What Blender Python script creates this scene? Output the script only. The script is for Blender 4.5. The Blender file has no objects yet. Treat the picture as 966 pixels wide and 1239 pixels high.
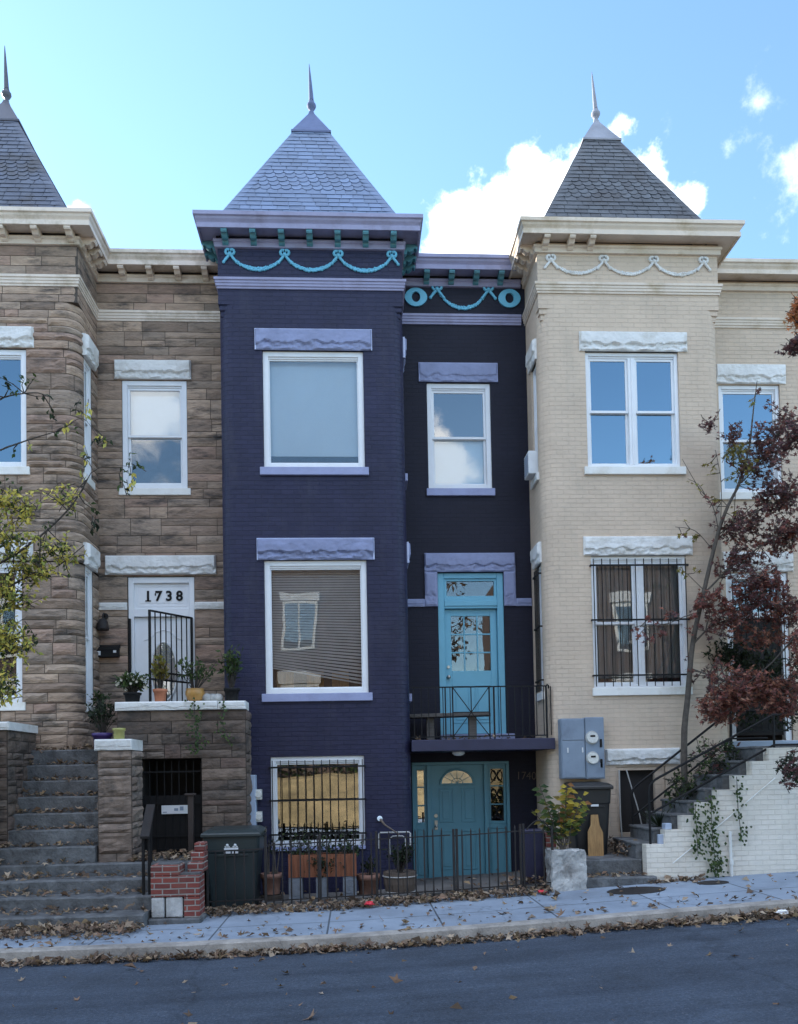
import bpy, math, random
from mathutils import Vector, Matrix, noise
from math import sin, cos, pi, sqrt, radians as rad
random.seed(11)
R = random.Random(5)
S = bpy.context.scene
COL = S.collection

# ------------------------------------------------------------------ helpers
def tag(o, label=None, cat=None, group=None, kind=None):
    if label: o['label'] = label
    if cat: o['category'] = cat
    if group: o['group'] = group
    if kind: o['kind'] = kind
    return o

def wloc(o):
    v = Vector((0, 0, 0))
    while o is not None:
        v += o.location; o = o.parent
    return v

def thing(name, loc, label, cat, group=None):
    o = bpy.data.objects.new(name, None); COL.objects.link(o)
    o.location = loc; o.empty_display_size = .2
    return tag(o, label, cat, group)

def copy_tree(o, loc=None, rz=None, parent=None):
    c = o.copy(); COL.objects.link(c)
    if parent is not None: c.parent = parent
    if loc is not None: c.location = loc
    if rz is not None: c.rotation_euler = (0, 0, rz)
    for ch in list(o.children):
        copy_tree(ch, parent=c)
    return c

class MB:
    """collects shapes, becomes ONE mesh object"""
    def __init__(s, M=None):
        s.v = []; s.f = []; s.uv = []; s.t = []; s.M = M; s.sm = []
    def face(s, pts, uv=None, tint=None, smooth=False):
        n = len(s.v); s.v.extend([tuple(p) for p in pts])
        s.f.append(tuple(range(n, n + len(pts)))); s.uv.append(uv); s.t.append(tint); s.sm.append(smooth)
    def faces(s, verts, faces, tint=None, smooth=False, uvs=None):
        n = len(s.v); s.v.extend([tuple(p) for p in verts])
        for i, f in enumerate(faces):
            s.f.append(tuple(n + k for k in f)); s.uv.append(uvs[i] if uvs else None); s.t.append(tint); s.sm.append(smooth)
    def box(s, x0, x1, y0, y1, z0, z1, tint=None):
        v = [(x0,y0,z0),(x1,y0,z0),(x1,y1,z0),(x0,y1,z0),(x0,y0,z1),(x1,y0,z1),(x1,y1,z1),(x0,y1,z1)]
        s.faces(v, [(0,3,2,1),(4,5,6,7),(0,1,5,4),(1,2,6,5),(2,3,7,6),(3,0,4,7)], tint)
    def obox(s, c, sx, sy, sz, rot=None, tint=None):
        rot = rot or Matrix.Identity(3); c = Vector(c)
        v = []
        for dz in (-1, 1):
            for dx, dy in ((-1,-1),(1,-1),(1,1),(-1,1)):
                v.append(c + rot @ Vector((dx*sx/2, dy*sy/2, dz*sz/2)))
        s.faces(v, [(0,3,2,1),(4,5,6,7),(0,1,5,4),(1,2,6,5),(2,3,7,6),(3,0,4,7)], tint)
    def bar(s, a, b, w, h=None, tint=None):
        h = h or w; a = Vector(a); b = Vector(b); d = (b - a); L = d.length; d.normalize()
        up = Vector((0,0,1)) if abs(d.z) < .95 else Vector((0,1,0))
        x = d.cross(up).normalized(); y = x.cross(d).normalized()
        s.obox((a+b)/2, w, L, h, Matrix((x, d, y)).transposed(), tint)
    def prism(s, poly, axis, a, b, tint=None):
        n = len(poly)
        def P(p, t):
            return {'x': (t, p[0], p[1]), 'y': (p[0], t, p[1]), 'z': (p[0], p[1], t)}[axis]
        v = [P(p, a) for p in poly] + [P(p, b) for p in poly]
        fs = [tuple(range(n))[::-1], tuple(range(n, 2*n))] + [(i, (i+1) % n, n+(i+1) % n, n+i) for i in range(n)]
        s.faces(v, fs, tint)
    def tube(s, pts, r, n=8, cap=True, tint=None, closed=False):
        pts = [Vector(p) for p in pts]; m = len(pts)
        rs = r if isinstance(r, (list, tuple)) else [r]*m
        vs = []; prev = None
        for i, p in enumerate(pts):
            if closed: d = pts[(i+1) % m] - pts[i-1]
            else: d = pts[min(i+1, m-1)] - pts[max(i-1, 0)]
            if d.length < 1e-9: d = Vector((0,0,1))
            d.normalize()
            if prev is None:
                up = Vector((0,0,1)) if abs(d.z) < .9 else Vector((0,1,0))
                x = d.cross(up).normalized()
            else:
                x = prev - d*prev.dot(d)
                x = x.normalized() if x.length > 1e-6 else d.orthogonal().normalized()
            prev = x; y = d.cross(x)
            for k in range(n):
                a = 2*pi*k/n
                vs.append(p + (x*cos(a) + y*sin(a))*rs[i])
        fs = []
        for i in range(m if closed else m-1):
            j = (i+1) % m
            for k in range(n):
                fs.append((i*n+k, i*n+(k+1) % n, j*n+(k+1) % n, j*n+k))
        s.faces(vs, fs, tint, True)
        if cap and not closed:
            s.faces(vs[:n], [tuple(range(n))[::-1]], tint); s.faces(vs[-n:], [tuple(range(n))], tint)
    def lathe(s, prof, c, n=20, tint=None, axis='z'):
        vs = []
        for (r, z) in prof:
            for k in range(n):
                a = 2*pi*k/n
                if axis == 'z': vs.append((c[0]+r*cos(a), c[1]+r*sin(a), c[2]+z))
                else: vs.append((c[0]+r*cos(a), c[1]+z, c[2]+r*sin(a)))
        fs = []
        for i in range(len(prof)-1):
            for k in range(n):
                fs.append((i*n+k, i*n+(k+1) % n, (i+1)*n+(k+1) % n, (i+1)*n+k))
        s.faces(vs, fs, tint, True)
        s.faces(vs[:n], [tuple(range(n))[::-1]], tint); s.faces(vs[-n:], [tuple(range(n))], tint)
    def sphere(s, c, r, n=10, sz=1, tint=None):
        m = n//2+1
        s.lathe([(max(r*sin(pi*i/m), 1e-4), -r*sz*cos(pi*i/m)) for i in range(m+1)], c, n, tint)
    def sweep(s, path, prof, tint=None):
        """extrude (out, z) profile along an open plan polyline, mitred; out is to the right of travel"""
        P = [Vector((p[0], p[1])) for p in path]; ns = []
        for a, b in zip(P, P[1:]):
            d = (b-a).normalized(); ns.append(Vector((d.y, -d.x)))
        rows = []
        for i, p in enumerate(P):
            if i == 0: m = ns[0]
            elif i == len(P)-1: m = ns[-1]
            else:
                m = (ns[i-1]+ns[i])/(1+ns[i-1].dot(ns[i]))
            rows.append([(p.x+m.x*o, p.y+m.y*o, z) for o, z in prof])
        k = len(prof); vs = [v for r in rows for v in r]; fs = []
        for i in range(len(rows)-1):
            for j in range(k-1):
                fs.append((i*k+j, i*k+j+1, (i+1)*k+j+1, (i+1)*k+j))
        s.faces(vs, fs, tint)
        s.faces(rows[0], [tuple(range(k))], tint); s.faces(rows[-1], [tuple(range(k))[::-1]], tint)
    def text(s, txt, size, M, ext=.004, bold=0.0, tint=None):
        cu = bpy.data.curves.new('t', 'FONT'); cu.body = txt; cu.size = size; cu.extrude = ext; cu.offset = bold
        cu.align_x = 'CENTER'; cu.align_y = 'CENTER'; cu.resolution_u = 4
        ob = bpy.data.objects.new('t', cu); COL.objects.link(ob)
        dg = bpy.context.evaluated_depsgraph_get(); dg.update()
        me = ob.evaluated_get(dg).to_mesh()
        s.faces([M @ v.co for v in me.vertices], [tuple(p.vertices) for p in me.polygons], tint)
        bpy.data.objects.remove(ob); bpy.data.curves.remove(cu)
    def build(s, name, mat, parent=None, at=None, bevel=0, weld=False, kind=None):
        me = bpy.data.meshes.new(name)
        V = [Vector(v) for v in s.v]
        if s.M is not None: V = [s.M @ v for v in V]
        off = wloc(parent) if parent is not None else Vector(at or (0,0,0))
        me.from_pydata([v-off for v in V], [], s.f)
        uvl = me.uv_layers.new(name='UVMap')
        has_t = any(t is not None for t in s.t)
        ca = me.attributes.new('tint', 'FLOAT_COLOR', 'FACE') if has_t else None
        data = [0.0]*(2*len(me.loops))
        for i, p in enumerate(me.polygons):
            u = s.uv[i]
            if u is None:
                n = p.normal; ax = max(range(3), key=lambda k: abs(n[k]))
                for li, vi in zip(p.loop_indices, p.vertices):
                    w = V[vi]
                    q = (w.y, w.z) if ax == 0 else ((w.x, w.z) if ax == 1 else (w.x, w.y))
                    data[2*li] = q[0]; data[2*li+1] = q[1]
            else:
                for k, li in enumerate(p.loop_indices):
                    data[2*li] = u[k][0]; data[2*li+1] = u[k][1]
            if s.sm[i]: p.use_smooth = True
            if ca: 
                c = s.t[i] or (1,1,1); ca.data[i].color = (c[0], c[1], c[2], 1)
        uvl.data.foreach_set('uv', data)
        o = bpy.data.objects.new(name, me); COL.objects.link(o)
        if mat: me.materials.append(mat)
        if parent is not None: o.parent = parent
        else: o.location = off
        if weld or bevel:
            pass
        if bevel:
            b = o.modifiers.new('bevel', 'BEVEL'); b.width = bevel; b.segments = 1; b.limit_method = 'ANGLE'; b.angle_limit = rad(40)
        if kind: o['kind'] = kind
        return o

# ------------------------------------------------------------------ materials
def newmat(name):
    m = bpy.data.materials.new(name); m.use_nodes = True
    nt = m.node_tree; nt.nodes.clear()
    out = nt.nodes.new('ShaderNodeOutputMaterial')
    return m, nt, out

class NT:
    def __init__(s, nt): s.nt = nt
    def n(s, t, **kw):
        nd = s.nt.nodes.new(t)
        for k, v in kw.items():
            if k.startswith('in_'):
                key = k[3:].replace('_', ' ')
                nd.inputs[int(key) if key.isdigit() else key].default_value = v
            else: setattr(nd, k, v)
        return nd
    def l(s, a, b): s.nt.links.new(a, b)

def ramp(N, fac, stops):
    r = N.n('ShaderNodeValToRGB'); cr = r.color_ramp
    while len(cr.elements) < len(stops): cr.elements.new(.5)
    for e, (p, c) in zip(cr.elements, stops):
        e.position = p; e.color = (*c, 1) if len(c) == 3 else c
    N.l(fac, r.inputs[0]); return r.outputs[0]

def mix(N, fac, a, b, mode='MIX'):
    m = N.n('ShaderNodeMix', data_type='RGBA', blend_type=mode)
    for sock, v in ((m.inputs[0], fac), (m.inputs[6], a), (m.inputs[7], b)):
        if hasattr(v, 'is_linked') or hasattr(v, 'links'): N.l(v, sock)
        elif isinstance(v, (int, float)): sock.default_value = v
        else: sock.default_value = (*v, 1)
    return m.outputs[2]

def paint(name, col, rough=.5, var=.12, scale=3., bump=.15, bscale=60., metallic=0, tint=False, dirt=None, dscale=1.2, spec=.5, aniso=(1,1,1)):
    m, nt, out = newmat(name); N = NT(nt)
    p = N.n('ShaderNodeBsdfPrincipled'); p.inputs['Roughness'].default_value = rough
    p.inputs['Metallic'].default_value = metallic; p.inputs['Specular IOR Level'].default_value = spec
    tc = N.n('ShaderNodeTexCoord'); mp = N.n('ShaderNodeMapping'); mp.inputs['Scale'].default_value = aniso
    geo = N.n('ShaderNodeNewGeometry')
    N.l(geo.outputs['Position'], mp.inputs[0])
    ns = N.n('ShaderNodeTexNoise', in_Scale=scale, in_Detail=6., in_Roughness=.65); N.l(mp.outputs[0], ns.inputs['Vector'])
    if tint:
        at = N.n('ShaderNodeAttribute', attribute_name='tint'); base = at.outputs['Color']
        base = mix(N, 1., base, col, 'MULTIPLY')
    else: base = None
    lo = 1-var; hi = 1+var
    f = ramp(N, ns.outputs['Fac'], [(.3, (lo,)*3), (.7, (hi,)*3)])
    c = mix(N, 1., base if base is not None else col, f, 'MULTIPLY')
    if dirt:
        n2 = N.n('ShaderNodeTexNoise', in_Scale=dscale, in_Detail=8., in_Roughness=.7); N.l(mp.outputs[0], n2.inputs['Vector'])
        fd = ramp(N, n2.outputs['Fac'], [(.5, (0,0,0)), (.68, (1,1,1))])
        c = mix(N, fd, c, dirt)
    N.l(c, p.inputs['Base Color'])
    if bump:
        nb = N.n('ShaderNodeTexNoise', in_Scale=bscale, in_Detail=4.); N.l(mp.outputs[0], nb.inputs['Vector'])
        b = N.n('ShaderNodeBump', in_Strength=bump, in_Distance=.02); N.l(nb.outputs['Fac'], b.inputs['Height']); N.l(b.outputs[0], p.inputs['Normal'])
    N.l(p.outputs[0], out.inputs[0]); return m

def brick(name, c1, c2, mortar, rough=.75, bw=.21, bh=.074, ms=.007, bump=.5, var=.15, dirt=None, dd=.6, worn=None):
    m, nt, out = newmat(name); N = NT(nt)
    p = N.n('ShaderNodeBsdfPrincipled'); p.inputs['Roughness'].default_value = rough; p.inputs['Specular IOR Level'].default_value = .3
    uv = N.n('ShaderNodeUVMap'); uv.uv_map = 'UVMap'
    geo = N.n('ShaderNodeNewGeometry')
    nw = N.n('ShaderNodeTexNoise', in_Scale=2.2, in_Detail=2.); N.l(geo.outputs['Position'], nw.inputs['Vector'])
    wob = N.n('ShaderNodeVectorMath', operation='SCALE'); wob.inputs['Scale'].default_value = .014; N.l(nw.outputs['Color'], wob.inputs[0])
    ad = N.n('ShaderNodeVectorMath', operation='ADD'); N.l(uv.outputs[0], ad.inputs[0]); N.l(wob.outputs[0], ad.inputs[1])
    bt = N.n('ShaderNodeTexBrick', in_Scale=1., in_Mortar_Size=ms, in_Mortar_Smooth=.35, in_Bias=0., in_Brick_Width=bw, in_Row_Height=bh)
    bt.inputs['Color1'].default_value = (*c1, 1); bt.inputs['Color2'].default_value = (*c2, 1); bt.inputs['Mortar'].default_value = (*mortar, 1)
    N.l(ad.outputs[0], bt.inputs['Vector'])
    ns = N.n('ShaderNodeTexNoise', in_Scale=1.1, in_Detail=8., in_Roughness=.7); N.l(geo.outputs['Position'], ns.inputs['Vector'])
    f = ramp(N, ns.outputs['Fac'], [(.3, (1-var,)*3), (.7, (1+var,)*3)])
    c = mix(N, 1., bt.outputs['Color'], f, 'MULTIPLY')
    if dirt:
        mp = N.n('ShaderNodeMapping'); mp.inputs['Scale'].default_value = (1.6, 1.6, .45); N.l(geo.outputs['Position'], mp.inputs[0])
        n2 = N.n('ShaderNodeTexNoise', in_Scale=1.4, in_Detail=9., in_Roughness=.72); N.l(mp.outputs[0], n2.inputs['Vector'])
        fd = ramp(N, n2.outputs['Fac'], [(.52, (0,0,0)), (.75, (dd,)*3)])
        c = mix(N, fd, c, dirt)
    if worn:
        n3 = N.n('ShaderNodeTexNoise', in_Scale=9., in_Detail=6., in_Roughness=.8); N.l(geo.outputs['Position'], n3.inputs['Vector'])
        fw = ramp(N, n3.outputs['Fac'], [(.66, (0,0,0)), (.72, (1,1,1))])
        c = mix(N, fw, c, worn)
    N.l(c, p.inputs['Base Color'])
    fine = N.n('ShaderNodeTexNoise', in_Scale=55., in_Detail=4.); N.l(geo.outputs['Position'], fine.inputs['Vector'])
    med = N.n('ShaderNodeTexNoise', in_Scale=14., in_Detail=3.); N.l(geo.outputs['Position'], med.inputs['Vector'])
    np_ = N.n('ShaderNodeTexNoise', in_Scale=1.7, in_Detail=4.); N.l(geo.outputs['Position'], np_.inputs['Vector'])
    pm = N.n('ShaderNodeMapRange'); pm.inputs['From Min'].default_value = .35; pm.inputs['From Max'].default_value = .62; pm.inputs['To Min'].default_value = -.25; pm.inputs['To Max'].default_value = -1.15; N.l(np_.outputs['Fac'], pm.inputs['Value'])
    a1 = N.n('ShaderNodeMath', operation='MULTIPLY_ADD', in_2=1.0); N.l(bt.outputs['Fac'], a1.inputs[0]); N.l(pm.outputs[0], a1.inputs[1])
    a2 = N.n('ShaderNodeMath', operation='MULTIPLY_ADD', in_1=.35); N.l(fine.outputs['Fac'], a2.inputs[0]); N.l(a1.outputs[0], a2.inputs[2])
    a3 = N.n('ShaderNodeMath', operation='MULTIPLY_ADD', in_1=.8); N.l(med.outputs['Fac'], a3.inputs[0]); N.l(a2.outputs[0], a3.inputs[2])
    b = N.n('ShaderNodeBump', in_Strength=bump, in_Distance=.012); N.l(a3.outputs[0], b.inputs['Height']); N.l(b.outputs[0], p.inputs['Normal'])
    N.l(p.outputs[0], out.inputs[0]); return m

def glass(name, ior=2.2, tint=(.965,.985,1), rough=.0, wav=.03, wscale=1.1, refl=(1,1,1)):
    m, nt, out = newmat(name); N = NT(nt)
    fr = N.n('ShaderNodeFresnel'); fr.inputs[0].default_value = ior
    geo = N.n('ShaderNodeNewGeometry')
    nz = N.n('ShaderNodeTexNoise', in_Scale=wscale, in_Detail=1.5); N.l(geo.outputs['Position'], nz.inputs['Vector'])
    b = N.n('ShaderNodeBump', in_Strength=wav, in_Distance=.3); N.l(nz.outputs['Fac'], b.inputs['Height'])
    t = N.n('ShaderNodeBsdfTransparent'); t.inputs[0].default_value = (*tint, 1)
    g = N.n('ShaderNodeBsdfGlossy'); g.inputs['Roughness'].default_value = rough; g.inputs['Color'].default_value = (*refl,1)
    N.l(b.outputs[0], g.inputs['Normal'])
    mx = N.n('ShaderNodeMixShader'); N.l(fr.outputs[0], mx.inputs[0]); N.l(t.outputs[0], mx.inputs[1]); N.l(g.outputs[0], mx.inputs[2])
    N.l(mx.outputs[0], out.inputs[0]); return m

def leafmat(name, mul=(1,1,1), rough=.55, trans=.42):
    m, nt, out = newmat(name); N = NT(nt)
    at = N.n('ShaderNodeAttribute', attribute_name='tint')
    c = mix(N, 1., at.outputs['Color'], mul, 'MULTIPLY')
    p = N.n('ShaderNodeBsdfPrincipled'); p.inputs['Roughness'].default_value = rough; p.inputs['Specular IOR Level'].default_value = .3
    N.l(c, p.inputs['Base Color'])
    t = N.n('ShaderNodeBsdfTranslucent'); N.l(c, t.inputs[0])
    mx = N.n('ShaderNodeMixShader', in_0=trans); N.l(p.outputs[0], mx.inputs[1]); N.l(t.outputs[0], mx.inputs[2])
    N.l(mx.outputs[0], out.inputs[0]); return m

M = {}
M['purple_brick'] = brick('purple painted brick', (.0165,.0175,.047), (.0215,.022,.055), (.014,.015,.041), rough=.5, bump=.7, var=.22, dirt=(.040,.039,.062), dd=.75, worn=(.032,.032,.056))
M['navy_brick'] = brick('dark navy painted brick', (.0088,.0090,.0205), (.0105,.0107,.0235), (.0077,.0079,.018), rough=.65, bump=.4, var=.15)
M['tan_brick'] = brick('tan painted brick', (.55,.442,.345), (.575,.462,.36), (.53,.427,.335), rough=.7, bump=.75, var=.10, dirt=(.37,.325,.27), dd=.45)
M['white_brick'] = brick('white painted brick', (.70,.65,.565), (.73,.68,.60), (.65,.60,.52), rough=.65, bump=.9, var=.12, dirt=(.46,.45,.40), dd=.5, worn=(.50,.47,.40))
M['red_brick'] = brick('red brick', (.23,.058,.045), (.14,.042,.037), (.27,.24,.215), rough=.85, bump=.9, var=.25, ms=.010, dirt=(.16,.10,.08), dd=.5)
M['far_brick'] = brick('far brick', (.115,.075,.062), (.09,.06,.05), (.13,.115,.10), rough=.85, bump=.5)
M['stone'] = paint('brown sandstone', (1.80,1.61,1.48), .9, var=.24, scale=6, bump=.75, bscale=20, tint=True, dirt=(.050,.045,.043), dscale=1.7, aniso=(.8,.8,3.0))
M['stone_dark'] = paint('weathered sandstone', (.72,.65,.63), .92, var=.34, scale=6, bump=.8, bscale=20, tint=True, dirt=(.028,.026,.026), dscale=2.0, aniso=(.8,.8,1.3))
M['stone_mid'] = paint('grey sandstone', (1.1,1.0,.98), .92, var=.34, scale=6, bump=.8, bscale=20, tint=True, dirt=(.05,.047,.046), dscale=2.4, aniso=(.8,.8,1.3))
M['mortar'] = paint('dark mortar', (.075,.062,.052), .95, bump=.5, bscale=40)
M['trim_white'] = paint('white trim paint', (.74,.74,.71), .5, var=.07, bump=.06, dirt=(.60,.57,.50), dscale=1.6)
M['cream'] = paint('cream cornice paint', (.68,.59,.505), .6, var=.09, bump=.08, dirt=(.40,.33,.24), dscale=1.7)
M['cream_tan'] = paint('pale tan cornice paint', (.64,.55,.46), .6, var=.08, bump=.08, dirt=(.45,.36,.25), dscale=1.6)
M['rock_white'] = paint('white painted rock', (.68,.68,.67), .65, var=.10, bump=.5, bscale=18, dirt=(.50,.48,.44), dscale=2.6)
M['lav'] = paint('lavender trim paint', (.285,.315,.495), .55, var=.10, bump=.1, dirt=(.24,.26,.42), dscale=2.5)
M['lav_rock'] = paint('lavender painted rock', (.22,.25,.40), .6, var=.16, bump=.35, bscale=14)
M['lav_edge'] = paint('pale lavender edge', (.50,.55,.74), .6, var=.06, bump=.05)
M['mauve'] = paint('mauve cornice paint', (.27,.27,.405), .55, var=.10, bump=.06, dirt=(.21,.20,.29), dscale=2)
M['turq'] = paint('turquoise ornament paint', (.13,.43,.60), .5, var=.12, bump=.1)
M['turq_dark'] = paint('dull turquoise bracket paint', (.065,.21,.265), .55, var=.25, scale=9, bump=.2)
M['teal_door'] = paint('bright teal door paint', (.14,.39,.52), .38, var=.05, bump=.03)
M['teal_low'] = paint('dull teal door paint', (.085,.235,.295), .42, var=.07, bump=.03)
M['white_frame'] = paint('white window frame', (.74,.76,.79), .4, var=.05, bump=.03)
M['slate_grey'] = paint('grey slate', (.95,.95,1.0), .5, var=.22, scale=5, bump=.4, bscale=30, tint=True, dirt=(.018,.018,.021), dscale=1.3)
M['slate_lav'] = paint('lavender painted slate', (1,1,1), .5, var=.08, bump=.25, bscale=30, tint=True)
M['cap_lav'] = paint('lavender metal cap', (.125,.155,.27), .75, var=.15, spec=.2)
M['cap_grey'] = paint('pale metal cap', (.25,.26,.31), .7, var=.18, spec=.25)
M['cap_dark'] = paint('dark metal cap', (.06,.062,.085), .5, var=.15)
M['finial_white'] = paint('white finial paint', (.6,.58,.53), .5, var=.1)
M['iron'] = paint('black iron', (.011,.011,.012), .6, var=.2, bump=.1, spec=.2)
M['iron_rust'] = paint('worn black iron', (.026,.024,.024), .65, var=.3, bump=.3, dirt=(.03,.02,.017), dscale=12, spec=.25)
M['concrete'] = paint('step concrete', (.115,.12,.125), .9, var=.40, scale=5, bump=.7, bscale=30, dirt=(.055,.056,.058), dscale=6)
M['bluestone'] = paint('bluestone', (.15,.155,.165), .85, var=.25, bump=.4, bscale=30, dirt=(.06,.06,.06), dscale=2.5)
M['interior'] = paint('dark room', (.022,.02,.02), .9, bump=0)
M['shade'] = paint('white roller shade', (.80,.91,.98), .8, var=.04, scale=1.2, bump=.03)
M['blind'] = paint('beige blind slats', (.50,.48,.47), .6, var=.12, bump=0)
M['blind_blue'] = paint('pale blind slats', (.05,.075,.12), .6, var=.08, bump=0)
M['curtain'] = paint('grey curtain', (.30,.30,.30), .9, var=.25, scale=6, bump=.1, aniso=(6,6,.3))
M['screen'] = paint('insect screen', (.09,.12,.17), .8, var=.15, scale=2, bump=0)
M['glass'] = glass('window glass', 1.75, wav=.012)
M['glass_hi'] = glass('reflective window glass', 2.9, wav=.012)
M['glass_lo'] = glass('clear window glass', 1.58, wav=.012)
M['glass_sky'] = glass('mirror bright window glass', 3.6, wav=.010, refl=(.70,.88,1.0))
M['glass_mid'] = glass('dim reflective window glass', 2.3, wav=.012)
M['plastic_blk'] = paint('black bin plastic', (.016,.017,.018), .42, var=.15, bump=.1, bscale=90)
M['plastic_grn'] = paint('dark green bin plastic', (.022,.033,.035), .40, var=.15, bump=.1, bscale=90)
M['sticker'] = paint('white sticker', (.62,.64,.66), .5, bump=0)
M['metal_grey'] = paint('grey meter paint', (.20,.255,.33), .5, var=.08, bump=.04, dirt=(.15,.19,.25), dscale=2)
M['metal_pale'] = paint('pale grey box paint', (.36,.43,.55), .5, var=.08)
M['meter_glass'] = paint('meter face', (.62,.64,.62), .15, var=.15, scale=30, bump=0)
M['terracotta'] = paint('terracotta', (.42,.16,.085), .8, var=.2, scale=7, bump=.15)
M['terr_dull'] = paint('weathered terracotta', (.21,.11,.08), .85, var=.3, scale=7, bump=.2)
M['ochre'] = paint('ochre glazed bowl', (.36,.19,.05), .35, var=.25, scale=8, bump=.05)
M['purple_pot'] = paint('purple pot', (.055,.03,.14), .4, bump=.02)
M['olive_pot'] = paint('yellow green pot', (.30,.29,.09), .4, bump=.02)
M['soil'] = paint('soil', (.03,.022,.016), .95, var=.4, scale=30, bump=.8)
M['cedar'] = paint('orange cedar boards', (.215,.075,.034), .7, var=.35, scale=4, bump=.3, aniso=(9,9,.8))
M['barrel'] = paint('grey wood staves', (.13,.10,.08), .8, var=.35, scale=5, bump=.3, aniso=(10,10,.8))
M['board'] = paint('raw board', (.36,.21,.085), .75, var=.3, scale=5, bump=.2, aniso=(9,9,.9))
M['bench'] = paint('grey bench wood', (.11,.10,.092), .8, var=.3, scale=4, bump=.25, aniso=(.9,9,9))
M['post'] = paint('brown post', (.035,.024,.02), .7, var=.3, bump=.2)
M['block'] = paint('concrete block', (.18,.20,.23), .95, var=.2, scale=10, bump=.6, bscale=60)
M['rock_pl'] = paint('rock faced planter', (.40,.40,.39), .9, var=.4, scale=5, bump=.6, bscale=22, dirt=(.12,.11,.10), dscale=3)
M['bark'] = paint('bark', (.085,.072,.06), .9, var=.35, scale=12, bump=.6, bscale=40)
M['bark_dark'] = paint('dark bark', (.05,.042,.036), .9, var=.35, scale=12, bump=.5, bscale=40)
M['leaf'] = leafmat('foliage')
M['litter'] = leafmat('dry leaf litter', rough=.8, trans=.08)
M['red_litter'] = paint('red wrapper', (.6,.03,.05), .5, bump=0)
M['white_litter'] = paint('white paper', (.75,.75,.75), .7, bump=0)
M['ac'] = paint('air conditioner casing', (.62,.64,.66), .5, bump=0)
M['brass'] = paint('dull metal knob', (.45,.43,.40), .3, metallic=.9, bump=0)
M['purple_flat'] = paint('purple paint', (.022,.022,.056), .5, var=.2, bump=.15)
M['rod'] = paint('grey pipe', (.38,.38,.37), .5, bump=.05)

def ground_mat(name, c, var, scale, bump, bscale, joints=None, cracks=None, stain=None, rough=.9, speck=None, streak=False):
    m, nt, out = newmat(name); N = NT(nt)
    p = N.n('ShaderNodeBsdfPrincipled'); p.inputs['Roughness'].default_value = rough; p.inputs['Specular IOR Level'].default_value = .3
    geo = N.n('ShaderNodeNewGeometry'); pos = geo.outputs['Position']
    ns = N.n('ShaderNodeTexNoise', in_Scale=scale, in_Detail=8., in_Roughness=.7); N.l(pos, ns.inputs['Vector'])
    f = ramp(N, ns.outputs['Fac'], [(.3, (1-var,)*3), (.7, (1+var,)*3)])
    col = mix(N, 1., c, f, 'MULTIPLY')
    fine = N.n('ShaderNodeTexNoise', in_Scale=bscale, in_Detail=3.); N.l(pos, fine.inputs['Vector'])
    if speck:
        fs = ramp(N, fine.outputs['Fac'], [(.55, (0,0,0)), (.72, (1,1,1))]); col = mix(N, fs, col, speck)
    if stain:
        n2 = N.n('ShaderNodeTexNoise', in_Scale=.9, in_Detail=9., in_Roughness=.75); N.l(pos, n2.inputs['Vector'])
        fd = ramp(N, n2.outputs['Fac'], [(.5, (0,0,0)), (.72, (.8,.8,.8))]); col = mix(N, fd, col, stain)
    h = fine.outputs['Fac']
    if joints:
        bt = N.n('ShaderNodeTexBrick', offset=0.0, in_Scale=1., in_Mortar_Size=.012, in_Mortar_Smooth=.1, in_Brick_Width=joints[0], in_Row_Height=joints[1])
        mp = N.n('ShaderNodeMapping'); mp.inputs['Location'].default_value = (joints[2], joints[3], 0)
        wz = N.n('ShaderNodeVectorMath', operation='MULTIPLY'); wz.inputs[1].default_value = (1, 1, 0); N.l(pos, wz.inputs[0])
        N.l(wz.outputs[0], mp.inputs[0]); N.l(mp.outputs[0], bt.inputs['Vector'])
        bt.inputs['Color1'].default_value = (1,1,1,1); bt.inputs['Color2'].default_value = (.86,.87,.88,1); bt.inputs['Mortar'].default_value = (.3,.3,.3,1)
        col = mix(N, 1., col, bt.outputs['Color'], 'MULTIPLY')
    if streak:
        ms_ = N.n('ShaderNodeMapping'); ms_.inputs['Scale'].default_value = (.22, 2.6, 1); N.l(pos, ms_.inputs[0])
        n4 = N.n('ShaderNodeTexNoise', in_Scale=1.0, in_Detail=7., in_Roughness=.7); N.l(ms_.outputs[0], n4.inputs['Vector'])
        f4 = ramp(N, n4.outputs['Fac'], [(.32, (.72,.73,.75)), (.68, (1.25,1.25,1.24))]); col = mix(N, 1., col, f4, 'MULTIPLY')
        n5 = N.n('ShaderNodeTexNoise', in_Scale=34., in_Detail=5., in_Roughness=.8); N.l(pos, n5.inputs['Vector'])
        f5 = ramp(N, n5.outputs['Fac'], [(.32, (.58,.58,.58)), (.68, (1.5,1.5,1.48))]); col = mix(N, 1., col, f5, 'MULTIPLY')
    if cracks:
        vo = N.n('ShaderNodeTexVoronoi', feature='DISTANCE_TO_EDGE', in_Scale=cracks)
        nw = N.n('ShaderNodeTexNoise', in_Scale=1.5, in_Detail=6.); N.l(pos, nw.inputs['Vector'])
        ad = N.n('ShaderNodeVectorMath', operation='ADD'); N.l(pos, ad.inputs[0]); N.l(nw.outputs['Color'], ad.inputs[1])
        N.l(ad.outputs[0], vo.inputs['Vector'])
        fc = ramp(N, vo.outputs['Distance'], [(.001, (.72,.72,.72)), (.006, (1,1,1))]); col = mix(N, 1., col, fc, 'MULTIPLY')
    N.l(col, p.inputs['Base Color'])
    b = N.n('ShaderNodeBump', in_Strength=bump, in_Distance=.01); N.l(h, b.inputs['Height']); N.l(b.outputs[0], p.inputs['Normal'])
    N.l(p.outputs[0], out.inputs[0]); return m

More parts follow.
